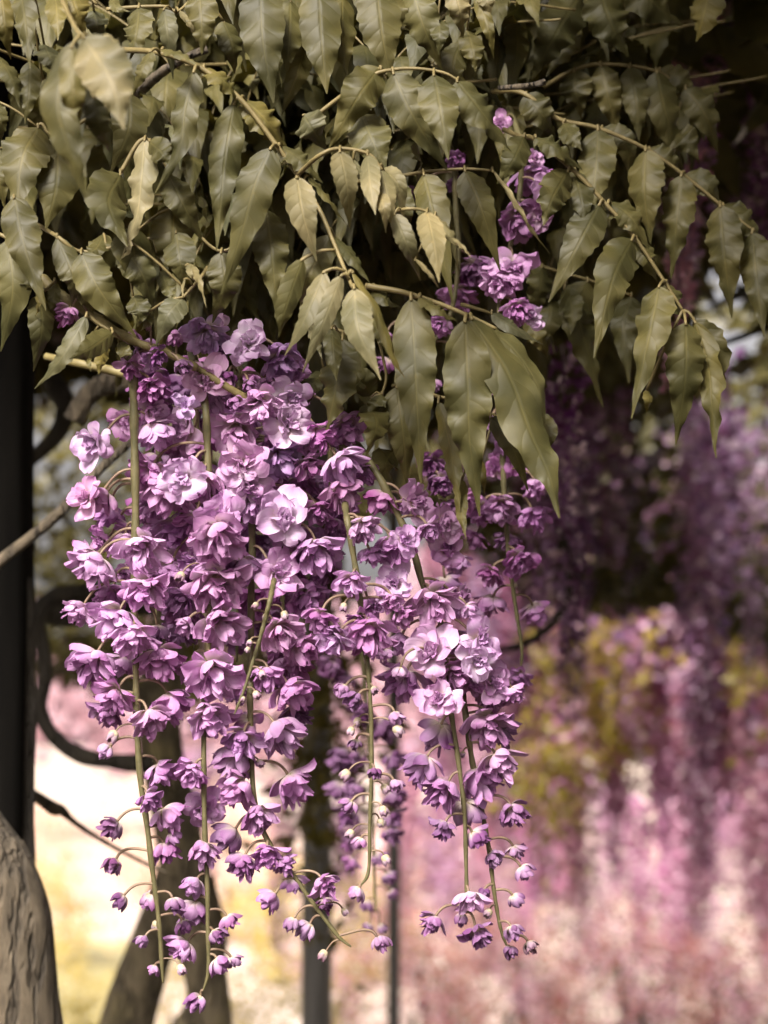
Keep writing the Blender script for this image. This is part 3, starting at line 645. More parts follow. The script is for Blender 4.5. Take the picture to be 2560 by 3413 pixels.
raceme('densest lilac raceme, ending in a single drooping bud, before the forked trunk', 1.09, R2, [
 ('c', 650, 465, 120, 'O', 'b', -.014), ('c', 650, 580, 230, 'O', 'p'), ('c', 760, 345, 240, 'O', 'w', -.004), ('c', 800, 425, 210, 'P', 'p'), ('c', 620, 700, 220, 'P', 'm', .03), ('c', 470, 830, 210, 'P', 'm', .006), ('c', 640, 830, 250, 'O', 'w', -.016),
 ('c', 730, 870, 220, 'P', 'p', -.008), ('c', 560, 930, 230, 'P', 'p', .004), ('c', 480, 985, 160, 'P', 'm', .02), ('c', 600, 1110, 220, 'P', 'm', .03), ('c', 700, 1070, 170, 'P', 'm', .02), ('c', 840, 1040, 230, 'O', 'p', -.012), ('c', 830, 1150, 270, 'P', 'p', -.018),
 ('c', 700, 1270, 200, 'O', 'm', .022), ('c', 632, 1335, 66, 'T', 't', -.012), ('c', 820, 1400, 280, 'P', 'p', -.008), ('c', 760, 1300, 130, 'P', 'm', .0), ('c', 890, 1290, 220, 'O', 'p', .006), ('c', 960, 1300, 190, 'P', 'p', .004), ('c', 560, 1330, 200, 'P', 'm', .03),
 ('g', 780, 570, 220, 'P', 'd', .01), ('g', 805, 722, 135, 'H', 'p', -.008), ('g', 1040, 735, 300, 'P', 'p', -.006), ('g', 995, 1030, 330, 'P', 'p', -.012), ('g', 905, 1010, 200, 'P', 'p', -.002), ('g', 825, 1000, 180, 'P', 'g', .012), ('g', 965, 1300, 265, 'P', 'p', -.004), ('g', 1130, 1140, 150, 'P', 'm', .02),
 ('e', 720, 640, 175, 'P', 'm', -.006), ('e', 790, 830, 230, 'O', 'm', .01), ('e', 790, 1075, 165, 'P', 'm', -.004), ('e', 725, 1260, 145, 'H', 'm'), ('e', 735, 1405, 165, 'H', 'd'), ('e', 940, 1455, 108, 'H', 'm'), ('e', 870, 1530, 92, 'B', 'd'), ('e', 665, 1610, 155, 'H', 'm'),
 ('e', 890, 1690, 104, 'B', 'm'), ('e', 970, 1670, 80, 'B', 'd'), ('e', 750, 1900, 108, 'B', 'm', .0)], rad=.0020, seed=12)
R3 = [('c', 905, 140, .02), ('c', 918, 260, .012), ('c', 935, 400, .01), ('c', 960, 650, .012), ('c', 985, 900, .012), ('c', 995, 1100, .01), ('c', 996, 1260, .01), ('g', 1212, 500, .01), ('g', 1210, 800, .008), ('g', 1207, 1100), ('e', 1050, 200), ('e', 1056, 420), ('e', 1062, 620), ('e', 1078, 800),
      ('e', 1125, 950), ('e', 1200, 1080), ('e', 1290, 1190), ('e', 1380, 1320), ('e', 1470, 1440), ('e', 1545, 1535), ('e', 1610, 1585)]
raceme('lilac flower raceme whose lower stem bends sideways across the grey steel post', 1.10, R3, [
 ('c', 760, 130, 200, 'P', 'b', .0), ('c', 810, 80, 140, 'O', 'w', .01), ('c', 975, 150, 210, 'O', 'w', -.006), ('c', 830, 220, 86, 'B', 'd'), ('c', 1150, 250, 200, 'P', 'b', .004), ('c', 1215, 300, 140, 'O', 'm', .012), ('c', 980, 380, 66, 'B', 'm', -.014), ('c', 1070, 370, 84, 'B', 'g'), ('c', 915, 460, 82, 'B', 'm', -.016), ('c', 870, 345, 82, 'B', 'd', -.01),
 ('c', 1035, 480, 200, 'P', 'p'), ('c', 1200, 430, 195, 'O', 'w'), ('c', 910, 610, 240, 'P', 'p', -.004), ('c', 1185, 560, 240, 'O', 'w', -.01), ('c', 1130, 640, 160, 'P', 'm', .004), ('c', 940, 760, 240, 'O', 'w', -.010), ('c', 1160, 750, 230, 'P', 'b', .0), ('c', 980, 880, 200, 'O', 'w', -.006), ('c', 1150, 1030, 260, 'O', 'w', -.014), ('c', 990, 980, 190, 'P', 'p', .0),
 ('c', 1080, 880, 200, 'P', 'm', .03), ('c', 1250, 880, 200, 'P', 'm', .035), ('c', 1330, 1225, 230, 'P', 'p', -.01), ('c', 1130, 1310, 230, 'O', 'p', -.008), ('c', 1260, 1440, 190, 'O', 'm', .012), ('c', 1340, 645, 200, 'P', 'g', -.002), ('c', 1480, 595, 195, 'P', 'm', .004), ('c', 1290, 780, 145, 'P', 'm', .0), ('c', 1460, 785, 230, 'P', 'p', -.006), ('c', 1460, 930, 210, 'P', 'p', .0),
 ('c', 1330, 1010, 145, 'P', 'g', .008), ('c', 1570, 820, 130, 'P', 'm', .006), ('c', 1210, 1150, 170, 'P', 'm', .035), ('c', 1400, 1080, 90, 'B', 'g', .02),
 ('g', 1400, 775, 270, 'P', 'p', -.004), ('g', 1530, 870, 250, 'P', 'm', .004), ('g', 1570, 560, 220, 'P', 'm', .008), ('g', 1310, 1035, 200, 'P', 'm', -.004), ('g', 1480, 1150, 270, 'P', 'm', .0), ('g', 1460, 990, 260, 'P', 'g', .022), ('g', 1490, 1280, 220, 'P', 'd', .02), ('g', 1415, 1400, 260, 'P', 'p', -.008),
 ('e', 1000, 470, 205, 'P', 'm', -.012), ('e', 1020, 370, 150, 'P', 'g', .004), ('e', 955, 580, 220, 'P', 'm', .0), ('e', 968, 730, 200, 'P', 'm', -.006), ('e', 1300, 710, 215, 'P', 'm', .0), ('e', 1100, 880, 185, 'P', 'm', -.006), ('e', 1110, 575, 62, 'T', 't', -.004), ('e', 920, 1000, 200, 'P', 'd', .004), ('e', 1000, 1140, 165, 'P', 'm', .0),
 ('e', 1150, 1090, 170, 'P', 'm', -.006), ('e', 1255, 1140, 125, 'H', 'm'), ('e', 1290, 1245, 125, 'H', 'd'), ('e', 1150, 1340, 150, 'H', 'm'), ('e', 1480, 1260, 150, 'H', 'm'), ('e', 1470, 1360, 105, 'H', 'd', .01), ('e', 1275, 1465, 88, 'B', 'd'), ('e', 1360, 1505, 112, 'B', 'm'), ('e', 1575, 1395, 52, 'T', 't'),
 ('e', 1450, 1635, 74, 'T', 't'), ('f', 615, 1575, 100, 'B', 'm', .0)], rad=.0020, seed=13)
raceme('thin green stalk of tiny closed buds slanting among the lilac flowers', 1.058, [('g', 1352, 430, .02), ('g', 1330, 540), ('g', 1290, 700), ('g', 1232, 900), ('g', 1170, 1100), ('g', 1108, 1255)], [
 ('g', 1235, 590, 55, 'T', 't'), ('g', 1420, 650, 66, 'T', 't'), ('g', 1300, 660, 52, 'T', 't'), ('g', 1200, 820, 52, 'T', 't'), ('g', 1190, 860, 46, 'T', 't'), ('g', 1245, 1140, 64, 'T', 't'), ('g', 1282, 1015, 64, 'T', 't'), ('g', 1160, 1165, 46, 'T', 't')], rad=.0013, seed=14)
R4 = [('d', 300, 600, .02), ('d', 315, 700), ('d', 350, 900), ('d', 385, 1130), ('d', 400, 1260), ('d', 425, 1500), ('f', 540, 10), ('f', 558, 300), ('f', 562, 600), ('f', 552, 900), ('f', 545, 1165), ('f', 500, 1250)]
raceme('raceme of round closed buds on a straight stalk, lilac flowers only at its top', 1.075, R4, [
 ('d', 420, 755, 190, 'P', 'p', -.006), ('d', 455, 910, 155, 'P', 'm'), ('d', 590, 870, 240, 'P', 'm'), ('d', 650, 810, 170, 'O', 'p', -.004), ('d', 335, 1080, 190, 'P', 'p', -.008), ('d', 150, 1290, 185, 'P', 'm'), ('d', 445, 1390, 280, 'P', 'm', -.01), ('d', 235, 1410, 185, 'P', 'p'), ('d', 290, 1210, 62, 'T', 't'), ('d', 380, 1300, 150, 'P', 'm', -.002),
 ('d', 590, 1185, 140, 'P', 'm'), ('d', 640, 1280, 150, 'P', 'm'), ('d', 470, 1200, 150, 'O', 'm', .03), ('d', 530, 1490, 110, 'P', 'm', .02),
 ('f', 395, 170, 86, 'B', 'm'), ('f', 465, 232, 100, 'B', 'd', -.008), ('f', 480, 345, 62, 'T', 't'), ('f', 445, 395, 58, 'T', 't'), ('f', 470, 470, 72, 'B', 'd'), ('f', 700, 325, 88, 'B', 'm'), ('f', 715, 395, 86, 'T', 't'), ('f', 580, 170, 60, 'T', 't'), ('f', 412, 640, 80, 'T', 't'), ('f', 580, 632, 70, 'B', 'd', -.008), ('f', 640, 715, 66, 'T', 't'),
 ('f', 695, 700, 80, 'B', 'm'), ('f', 428, 810, 84, 'B', 'm'), ('f', 628, 840, 70, 'T', 't'), ('f', 615, 905, 64, 'T', 't'), ('f', 440, 965, 66, 'T', 't'), ('f', 497, 1013, 70, 'B', 'm'), ('f', 645, 1110, 74, 'T', 't'), ('f', 470, 1290, 86, 'B', 'm', .0)], rad=.0016, seed=15)
R5 = [('d', 300, 150, .03), ('d', 370, 250, .015), ('d', 500, 440), ('d', 620, 680), ('d', 700, 870), ('d', 760, 1080), ('d', 860, 1290), ('d', 885, 1450), ('d', 890, 1680), ('f', 985, 200), ('f', 1012, 360), ('f', 1050, 620), ('f', 1075, 850), ('f', 1083, 1080), ('f', 1087, 1280), ('f', 1085, 1400)]
raceme('lilac raceme with large pale open rosettes hanging below the longest leaflets', 1.10, R5, [
 ('d', 500, 590, 200, 'P', 'g', .0), ('d', 720, 590, 230, 'O', 'p', -.006), ('d', 650, 620, 150, 'P', 'm', .006), ('d', 880, 720, 240, 'O', 'p', -.004), ('d', 800, 760, 150, 'P', 'm'), ('d', 900, 860, 215, 'O', 'm', .006), ('d', 590, 1060, 250, 'O', 'w', -.016), ('d', 830, 1200, 260, 'P', 'p', -.012), ('d', 930, 1190, 170, 'O', 'p', .0), ('d', 1000, 1140, 120, 'O', 'm', .01), ('d', 1030, 1230, 105, 'H', 'p'),
 ('d', 800, 1460, 280, 'O', 'w', -.014), ('d', 1110, 1400, 240, 'O', 'w', -.008), ('d', 1080, 1530, 220, 'O', 'w', -.012), ('d', 960, 1420, 180, 'P', 'm', .012), ('d', 620, 1420, 140, 'H', 'm', -.004), ('d', 630, 1665, 280, 'P', 'm', .0), ('d', 620, 1600, 84, 'B', 'p', -.026), ('d', 850, 1740, 250, 'O', 'w', -.018),
 ('d', 950, 1620, 210, 'P', 'm', -.004), ('d', 1180, 1650, 220, 'O', 'p', .0), ('d', 1060, 1660, 200, 'P', 'm', .012), ('d', 1300, 1720, 140, 'P', 'm', .004), ('f', 910, 420, 200, 'P', 'd', .006), ('f', 830, 610, 205, 'P', 'm', -.004), ('f', 940, 740, 200, 'P', 'm', -.004), ('f', 955, 945, 125, 'H', 'd'), ('f', 1090, 840, 190, 'P', 'd', .012), ('f', 1145, 990, 125, 'H', 'd', .004),
 ('f', 1105, 1345, 155, 'H', 'p', -.008), ('f', 890, 1465, 138, 'H', 'm'), ('f', 1060, 1440, 80, 'B', 'd'), ('f', 1160, 1535, 145, 'H', 'd')], rad=.0019, seed=16)
raceme('raceme of small dark purple buds down a thin curved stalk, right of the pale rosettes', 1.115, [('f', 1040, -20, .02), ('f', 1080, 290), ('f', 1118, 560), ('f', 1165, 800), ('f', 1210, 1040), ('f', 1238, 1270), ('f', 1272, 1470), ('f', 1312, 1590)], [
 ('f', 1130, 90, 170, 'O', 'p', -.006), ('f', 1220, 130, 170, 'O', 'm'), ('f', 1230, 230, 190, 'P', 'm', .004), ('f', 1340, 195, 130, 'P', 'm'), ('f', 1210, 390, 260, 'P', 'm', -.006), ('f', 1290, 420, 170, 'P', 'd', .01), ('f', 1290, 590, 210, 'P', 'p', -.008), ('f', 1180, 680, 230, 'P', 'm', -.002), ('f', 1350, 860, 155, 'P', 'd'), ('f', 1365, 1065, 104, 'H', 'd'),
 ('f', 1240, 1100, 95, 'B', 'd', -.006), ('f', 1410, 1178, 92, 'B', 'd'), ('f', 1365, 1330, 84, 'B', 'd'), ('f', 1350, 1510, 92, 'B', 'd'), ('f', 1445, 1590, 82, 'B', 't'), ('f', 1335, 1618, 78, 'B', 'd', .0), ('f', 1205, 1405, 66, 'T', 't'), ('f', 1180, 1300, 74, 'B', 'd'), ('f', 1065, 525, 44, 'T', 't')], rad=.0016, seed=17)
raceme('slightly blurred mauve raceme half hidden behind the long hanging leaflets', 1.24, [('d', 1215, -60), ('d', 1222, 150), ('d', 1232, 440), ('d', 1250, 750), ('d', 1275, 1000), ('d', 1310, 1250), ('d', 1340, 1450), ('d', 1335, 1570)], [
 ('d', 1215, 640, 200, 'P', 'm'), ('d', 1420, 690, 200, 'P', 'm'), ('d', 1100, 660, 200, 'P', 'm'), ('d', 1060, 815, 140, 'P', 'g'), ('d', 1180, 390, 160, 'O', 'm'), ('d', 1310, 340, 170, 'O', 'm'), ('d', 1430, 510, 165, 'P', 'm'), ('d', 1255, 830, 150, 'P', 'd'), ('d', 1330, 950, 190, 'P', 'g'), ('d', 1150, 1030, 160, 'P', 'g'), ('d', 1155, 1200, 175, 'P', 'm'),
 ('d', 1420, 1250, 175, 'P', 'm'), ('d', 1325, 1630, 130, 'P', 'm', .0), ('d', 1300, 1085, 46, 'T', 't'), ('d', 1250, 250, 150, 'P', 'm'), ('d', 1160, 120, 130, 'P', 'd')], rad=.0017, seed=18)
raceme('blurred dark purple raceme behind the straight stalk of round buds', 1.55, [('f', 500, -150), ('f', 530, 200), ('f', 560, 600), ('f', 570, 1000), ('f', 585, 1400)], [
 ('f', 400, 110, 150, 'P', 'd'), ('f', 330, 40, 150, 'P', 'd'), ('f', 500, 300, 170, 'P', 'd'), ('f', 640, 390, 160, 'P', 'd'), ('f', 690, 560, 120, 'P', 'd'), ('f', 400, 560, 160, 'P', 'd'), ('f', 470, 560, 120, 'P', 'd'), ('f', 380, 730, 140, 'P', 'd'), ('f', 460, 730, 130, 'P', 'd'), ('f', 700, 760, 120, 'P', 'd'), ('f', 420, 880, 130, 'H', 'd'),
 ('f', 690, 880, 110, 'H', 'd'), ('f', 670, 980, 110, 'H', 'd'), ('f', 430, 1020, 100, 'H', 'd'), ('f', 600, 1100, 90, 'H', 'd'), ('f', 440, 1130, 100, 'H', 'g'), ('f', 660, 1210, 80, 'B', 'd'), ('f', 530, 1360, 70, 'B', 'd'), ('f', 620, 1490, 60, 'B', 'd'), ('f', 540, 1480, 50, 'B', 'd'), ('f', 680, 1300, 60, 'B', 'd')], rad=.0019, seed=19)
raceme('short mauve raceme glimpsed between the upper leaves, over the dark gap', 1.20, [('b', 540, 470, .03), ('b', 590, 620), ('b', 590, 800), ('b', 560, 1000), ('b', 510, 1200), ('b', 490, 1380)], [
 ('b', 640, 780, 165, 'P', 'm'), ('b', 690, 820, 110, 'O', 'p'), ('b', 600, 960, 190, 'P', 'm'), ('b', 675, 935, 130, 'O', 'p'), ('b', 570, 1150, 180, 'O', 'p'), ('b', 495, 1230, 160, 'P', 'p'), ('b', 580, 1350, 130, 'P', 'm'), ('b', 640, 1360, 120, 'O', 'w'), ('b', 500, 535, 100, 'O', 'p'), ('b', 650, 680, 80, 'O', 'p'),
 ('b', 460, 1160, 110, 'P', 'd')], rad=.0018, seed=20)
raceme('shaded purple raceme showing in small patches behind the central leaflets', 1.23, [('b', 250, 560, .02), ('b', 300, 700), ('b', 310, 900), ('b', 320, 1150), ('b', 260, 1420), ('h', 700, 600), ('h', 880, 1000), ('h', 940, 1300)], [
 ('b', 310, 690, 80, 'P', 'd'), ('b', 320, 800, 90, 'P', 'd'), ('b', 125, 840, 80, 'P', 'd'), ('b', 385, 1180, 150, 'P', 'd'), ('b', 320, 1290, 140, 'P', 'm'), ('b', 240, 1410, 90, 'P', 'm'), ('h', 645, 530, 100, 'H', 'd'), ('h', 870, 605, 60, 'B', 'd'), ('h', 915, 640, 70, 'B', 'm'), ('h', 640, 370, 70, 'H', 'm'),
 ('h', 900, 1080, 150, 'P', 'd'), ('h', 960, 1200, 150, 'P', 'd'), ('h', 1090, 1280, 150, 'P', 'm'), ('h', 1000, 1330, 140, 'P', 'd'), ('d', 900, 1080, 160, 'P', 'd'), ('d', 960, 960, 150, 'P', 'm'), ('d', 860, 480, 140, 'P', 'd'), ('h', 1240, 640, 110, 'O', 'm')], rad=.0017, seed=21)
# a mass of further flowers close behind, seen through the gaps of the cluster
rf = random.Random(99)
def backfill(label, x0, x1, y0, y1, n, seed):
    fl = []
    for k in range(n):
        fl.append(('c', rf.uniform(x0, x1), y0+(y1-y0)*(k+.5)/n, rf.uniform(150, 195), rf.choice('PPPO'), rf.choice('mddg')))  # dark tints put the shade between flowers into the petal colour
    xm = (x0+x1)/2
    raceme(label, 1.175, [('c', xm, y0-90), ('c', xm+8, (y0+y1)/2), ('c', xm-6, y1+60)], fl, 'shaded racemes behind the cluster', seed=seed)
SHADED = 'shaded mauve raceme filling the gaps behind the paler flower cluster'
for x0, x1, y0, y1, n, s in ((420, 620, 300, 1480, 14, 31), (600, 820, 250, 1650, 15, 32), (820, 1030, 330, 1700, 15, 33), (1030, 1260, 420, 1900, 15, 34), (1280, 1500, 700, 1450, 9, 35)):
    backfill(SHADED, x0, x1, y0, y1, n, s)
# ------------------------------------------------------------------ green shoots that carry the racemes
def shoot(name, label, reg, pts, r0, r1, depth, cat='branch', mat=None, rough=0, group=None, seg=10, seed=1, knots=True):
    P3 = [P(q[3] if len(q) > 3 else reg, q[0], q[1], depth+(q[2] if len(q) > 2 else 0)) for q in pts]
    rc = catmull(P3, 14*len(P3)); o0 = rc[0]
    me = tube(name, [p-o0 for p in rc], lambda t: (r0+(r1-r0)*t)*(1+(.10*math.sin(t*47)+.06*math.sin(t*113) if knots else 0)), mat or M_SHOOT, seg, rough=rough, seed=seed)
    return tag(ob(name, me, None, o0), label, cat, group)
fs = shoot('vine_shoot', 'olive green shoot that the lilac racemes hang from', 'i', [(330, 300, .012), (420, 385, .008), (540, 475), (700, 575), (850, 680), (980, 755), (1120, 825), (1300, 880), (1530, 1000), (700, 270, .004, 'c'), (980, 440, .01, 'c'), (1300, 600, .03, 'c'), (1620, 780, .03, 'c')], .0026, .0017, 1.08)

def single_bloom(label, reg, x, y, sz, kind, tn, at, depth):
    cen = P(reg, x, y, depth); a = P(reg, at[0], at[1], depth+.004); r = random.Random(3)
    root = bpy.data.objects.new('single_bloom', None); col.objects.link(root); root.location = a; tag(root, label, 'flower')
    org, dn = place_flower(root, kind, cen, Vector((-.25, -.35, -1)), L(reg, sz, depth), tn, r)
    pl = catmull([a, (a+org)/2+Vector((0, 0, .006)), org], 12)
    ob('pedicel', tube('pedicel', [p-a for p in pl], .0006, M_PED, 6), root)
single_bloom('lone dark magenta bud cluster on the olive shoot beside the big lower leaves', 'i', 528, 605, 190, 'H', 'g', (690, 570), 1.07)
single_bloom('small pale green bud standing above the top of the flower cluster', 'i', 1172, 690, 70, 'T', 't', (1195, 830), 1.07)
single_bloom('small dark magenta bud in front of the leaves above the cluster', 'i', 1390, 785, 120, 'B', 'g', (1390, 920), 1.075)
# ------------------------------------------------------------------ compound leaves traced from the photograph
def T(*p): return list(p)
compound_leaf('long arching olive compound leaf with wavy leaflets, above the flower cluster', 'a', 1.05, [
 (T((650, 222), (610, 310), (572, 412)), 85, 'n', dict(roll=.6)), (T((700, 212), (780, 235), (862, 285)), 60, 'n', dict(roll=-.6)),
 (T((838, 308), (800, 470), (775, 640), (668, 838)), 135, 'n', dict(wave=1.7, dz=-.004)), (T((885, 290), (970, 350), (1050, 452)), 125, 'y', dict(roll=-.7, dz=.008)),
 (T((1012, 445), (975, 660), (955, 860), (935, 1085)), 150, 'n', dict(wave=1.6)), (T((1058, 432), (1150, 520), (1248, 660)), 175, 'y', dict(roll=-.5, dz=.012)),
 (T((1170, 640), (1100, 800), (1040, 1020), (955, 1272)), 190, 'n', dict(wave=1.1, dz=-.012, roll=.2)), (T((1212, 632), (1300, 690), (1395, 790)), 120, 'n', dict(roll=-.5, dz=.01)),
 (T((1283, 765), (1310, 930), (1368, 1128)), 150, 'p', dict(wave=.3, dz=-.02, curl=.3, roll=-.2)), (T((1335, 758), (1420, 860), (1500, 975)), 60, 'n', dict(roll=-.9)),
 (T((300, 10), (200, 250), (80, 475)), 150, 'p', dict(reg='h', dz=-.03, wave=.3)), (T((395, 30), (300, 280), (180, 565)), 120, 'p', dict(reg='h', dz=-.035, wave=.3)),
 (T((180, -60), (90, 200), (50, 370)), 150, 'n', dict(reg='h', dz=-.02, wave=.4)), (T((455, 10), (590, 230), (680, 480), (745, 595)), 75, 'y', dict(reg='h', dz=-.03, roll=-.6)),
 (T((465, 100), (490, 330), (612, 608)), 190, 'p', dict(reg='h', dz=-.045, wave=.3, fold=.3)), (T((1440, 1022), (1520, 1110), (1600, 1225)), 90, 'n', dict(roll=-.6)),
 (T((1425, 1015), (1330, 1200), (1300, 1330)), 150, 'n', dict(dz=-.01))],
 [(535, 215, .02), (690, 228), (870, 295), (1045, 435), (1190, 622), (1285, 755), (1380, 905, -.01), (1430, 1020, -.018), (1490, 1165, -.03), (1525, 1245, -.04)], rr=.0011)
compound_leaf('pale silky young leaf arching off the long olive leaf stalk', 'a', 1.03, [
 (T((1468, 652), (1498, 800), (1512, 990)), 128, 'p', dict(wave=.3, curl=.25)), (T((1588, 668), (1600, 800), (1622, 928)), 100, 'p', dict(wave=.3, roll=.3)), (T((1650, 735), (1675, 850), (1700, 1000)), 95, 'p', dict(wave=.3)),
 (T((1525, 690), (1570, 790), (1605, 905)), 36, 'p', dict(roll=.8)), (T((1655, 730), (1720, 800), (1745, 960)), 90, 'p', dict(wave=.3, dz=.02))],
 [(1285, 755, .018), (1380, 672), (1465, 642), (1590, 664), (1652, 735)], rr=.0009)
compound_leaf('mid green leaf with a nearly level stalk and one thin drooping end leaflet', 'b', 1.07, [
 (T((172, 752), (215, 930), (300, 1318)), 165, 'n', dict(wave=.8)), (T((350, 738), (420, 900), (502, 1170)), 152, 'n', dict(wave=.6)), (T((55, 790), (80, 900), (110, 1010)), 120, 'n', {}), (T((470, 738), (560, 870), (630, 985), (718, 1098)), 38, 'p', dict(roll=1.0, dz=-.01)),
 (T((190, 770), (260, 900), (330, 1190)), 90, 'n', dict(dz=.02))],
 [(-170, 790, .01), (0, 772), (175, 742), (350, 730), (465, 736)])
compound_leaf('small pale silvery young leaf in front of the central leaves', 'b', 1.02, [
 (T((45, 925), (100, 1060), (158, 1213)), 100, 'p', dict(wave=.3)), (T((185, 915), (215, 1050), (238, 1220)), 130, 'p', dict(wave=.3, curl=.2)), (T((255, 1018), (330, 1060), (378, 1115)), 26, 'p', dict(roll=.8)), (T((135, 1120), (200, 1190), (243, 1255)), 26, 'p', dict(roll=.8)),
 (T((-20, 835), (0, 900), (8, 1005)), 70, 'p', dict(wave=.3)), (T((225, 930), (300, 1030), (320, 1190)), 60, 'p', dict(roll=-.8, dz=.01))], [(20, 920, .01), (100, 902), (170, 908), (232, 940)], rr=.0007)
compound_leaf('leaf with the three longest broad leaflets hanging over the flowers', 'h', 1.055, [
 (T((780, 158), (800, 480), (815, 800), (835, 1185)), 255, 'n', dict(wave=1.1, roll=.1, fold=.12)), (T((1078, 275), (1095, 650), (1105, 950), (1160, 1362)), 290, 'n', dict(wave=1.2, roll=-.05, dz=-.012, fold=.12)),
 (T((1112, 265), (1310, 560), (1440, 900), (1545, 1140), (1600, 1372)), 300, 'n', dict(wave=1.1, roll=-.45, dz=-.004)), (T((825, 150), (930, 220), (1040, 285)), 95, 'n', dict(roll=-.6)), (T((580, 105), (640, 160), (720, 205)), 110, 'n', dict(roll=-.5, dz=.012)),
 (T((1110, 262), (1330, 420), (1480, 640), (1520, 850)), 190, 'n', dict(dz=.014, roll=-.6))],
 [(530, 88, .006), (700, 115), (800, 142), (950, 192), (1100, 255), (1250, 325)], rr=.0012)
compound_leaf('yellow edged leaf mostly hidden behind the longest broad leaflets', 'h', 1.10, [
 (T((700, 645), (735, 900), (760, 1205)), 210, 'n', dict(wave=.8)), (T((930, 730), (990, 950), (1020, 1150), (1050, 1330)), 130, 'y', dict(roll=.5)), (T((1222, 812), (1340, 980), (1430, 1228)), 135, 'n', dict(dz=-.03, roll=.3)), (T((1350, 835), (1470, 1050), (1560, 1200)), 160, 'n', dict(roll=-.3)),
 (T((1170, 1050), (1180, 1150), (1187, 1248)), 45, 'y', {}), (T((1060, 1160), (1055, 1330), (1085, 1490)), 85, 'y', dict(roll=.4)), (T((1205, 550), (1280, 640), (1340, 770)), 130, 'y', dict(roll=.5)), (T((1480, 800), (1540, 900), (1530, 1010)), 120, 'n', {})],
 [(680, 640, .01), (800, 640), (930, 700), (1080, 720), (1210, 790), (1350, 825), (1480, 810)])
compound_leaf('olive leaf tucked between the pale leaf tips and the flower cluster', 'h', 1.10, [
 (T((400, 380), (365, 640), (310, 905)), 250, 'n', dict(wave=.9)), (T((340, 320), (350, 470), (368, 613)), 115, 'n', dict(dz=-.02)), (T((540, 740), (590, 850), (530, 1030)), 190, 'n', {}), (T((230, 290), (255, 390), (288, 490)), 70, 'p', dict(dz=-.02)), (T((560, 270), (610, 360), (645, 465)), 90, 'n', {}), (T((620, 690), (580, 760), (640, 830)), 110, 'n', {}),
 (T((560, 700), (500, 600), (450, 690)), 150, 'n', dict(dz=.03)), (T((300, 560), (230, 640), (200, 760)), 120, 'n', dict(dz=.03)), (T((680, 1000), (640, 1080), (690, 1200)), 180, 'n', dict(dz=.02))],
 [(230, 290, .01), (340, 320), (450, 350), (560, 300), (640, 560), (620, 690)])
compound_leaf('pale bright leaf held forward of the rest, soft and out of focus', 'a', .90, [
 (T((360, 160), (475, 340), (535, 558)), 245, 'p', dict(wave=.7, roll=.15, dz=-.02)), (T((325, 175), (250, 430), (300, 650), (372, 858)), 195, 'n', dict(wave=.7)), (T((310, 200), (315, 420), (328, 628)), 125, 'y', dict(dz=-.01)), (T((405, 420), (430, 540), (476, 657)), 115, 'n', dict(dz=.01)),
 (T((375, 165), (470, 200), (545, 270)), 150, 'p', dict(roll=-.4))], [(250, -40, .05), (320, 110, .01), (360, 158), (410, 165)])
compound_leaf('olive leaf with two big smooth leaflets in front of the dark post', 'i', 1.07, [
 (T((60, 0), (100, 400), (5, 880)), 330, 'n', dict(wave=.7, roll=.2)), (T((320, 430), (330, 700), (265, 1038)), 240, 'n', dict(wave=.7)), (T((195, 230), (215, 330), (208, 425)), 190, 'n', dict(roll=.3)), (T((435, 330), (425, 480), (413, 623)), 110, 'n', dict(dz=.008)), (T((290, 400), (300, 500), (277, 625)), 70, 'y', dict(roll=.8, dz=-.01))],
 [(-100, -60, .005), (60, -10), (200, 220), (320, 400), (430, 330)])
compound_leaf('broad olive leaf whose stalk meets the flowering shoot above the cluster', 'i', 1.065, [
 (T((450, -20), (560, 230), (590, 350), (565, 525)), 240, 'n', dict(wave=.9)), (T((640, 100), (790, 400), (1075, 765)), 330, 'n', dict(wave=.7, dz=-.006, roll=.15)), (T((660, 130), (650, 400), (740, 590)), 210, 'n', dict(dz=.01, roll=.4)), (T((960, 50), (1120, 260), (1222, 575)), 285, 'n', dict(wave=.8)), (T((1390, -60), (1420, 160), (1455, 365)), 290, 'n', dict(wave=.6)),
 (T((1050, 440), (1100, 560), (1088, 685)), 200, 'n', {}), (T((820, -50), (760, 60), (690, 110)), 200, 'n', dict(dz=.015)), (T((1270, 240), (1330, 380), (1350, 480)), 150, 'n', dict(dz=.012))],
 [(300, -120, .03), (450, -30), (640, 90), (960, 40), (1390, -70)])
compound_leaf('greyish leaf pointing down and away from the flowering shoot', 'i', 1.06, [
 (T((680, 600), (530, 860), (420, 1010), (272, 1175)), 180, 'g', dict(wave=.6, roll=.3)), (T((890, 730), (720, 850), (550, 940)), 210, 'n', dict(wave=.4, roll=-.4)), (T((840, 800), (800, 930), (780, 1064)), 140, 'y', dict(dz=.012)), (T((690, 880), (700, 960), (716, 1038)), 55, 'n', dict(dz=.012)), (T((940, 800), (990, 900), (1010, 960)), 120, 'n', dict(dz=.015))],
 [(690, 590), (780, 660), (890, 725), (960, 790, .01)])
compound_leaf('single rounded grey olive leaf with a bent stalk beside a folded silvery shoot', 'i', 1.055, [
 (T((1445, 455), (1320, 600), (1228, 835)), 235, 'g', dict(wave=.35, roll=.2)), (T((1480, 190), (1560, 300), (1632, 540)), 80, 'p', dict(roll=.7)), (T((1470, 200), (1520, 280), (1580, 350)), 60, 'p', {}), (T((1170, 570), (1170, 640), (1110, 720)), 100, 'n', dict(dz=.01)), (T((1460, 310), (1440, 380), (1445, 460)), 26, 'p', {}), (T((990, -20), (1010, 70), (952, 155)), 80, 'p', dict(roll=.6))],
 [(1640, 220, .01), (1590, 290), (1520, 370), (1450, 450)])
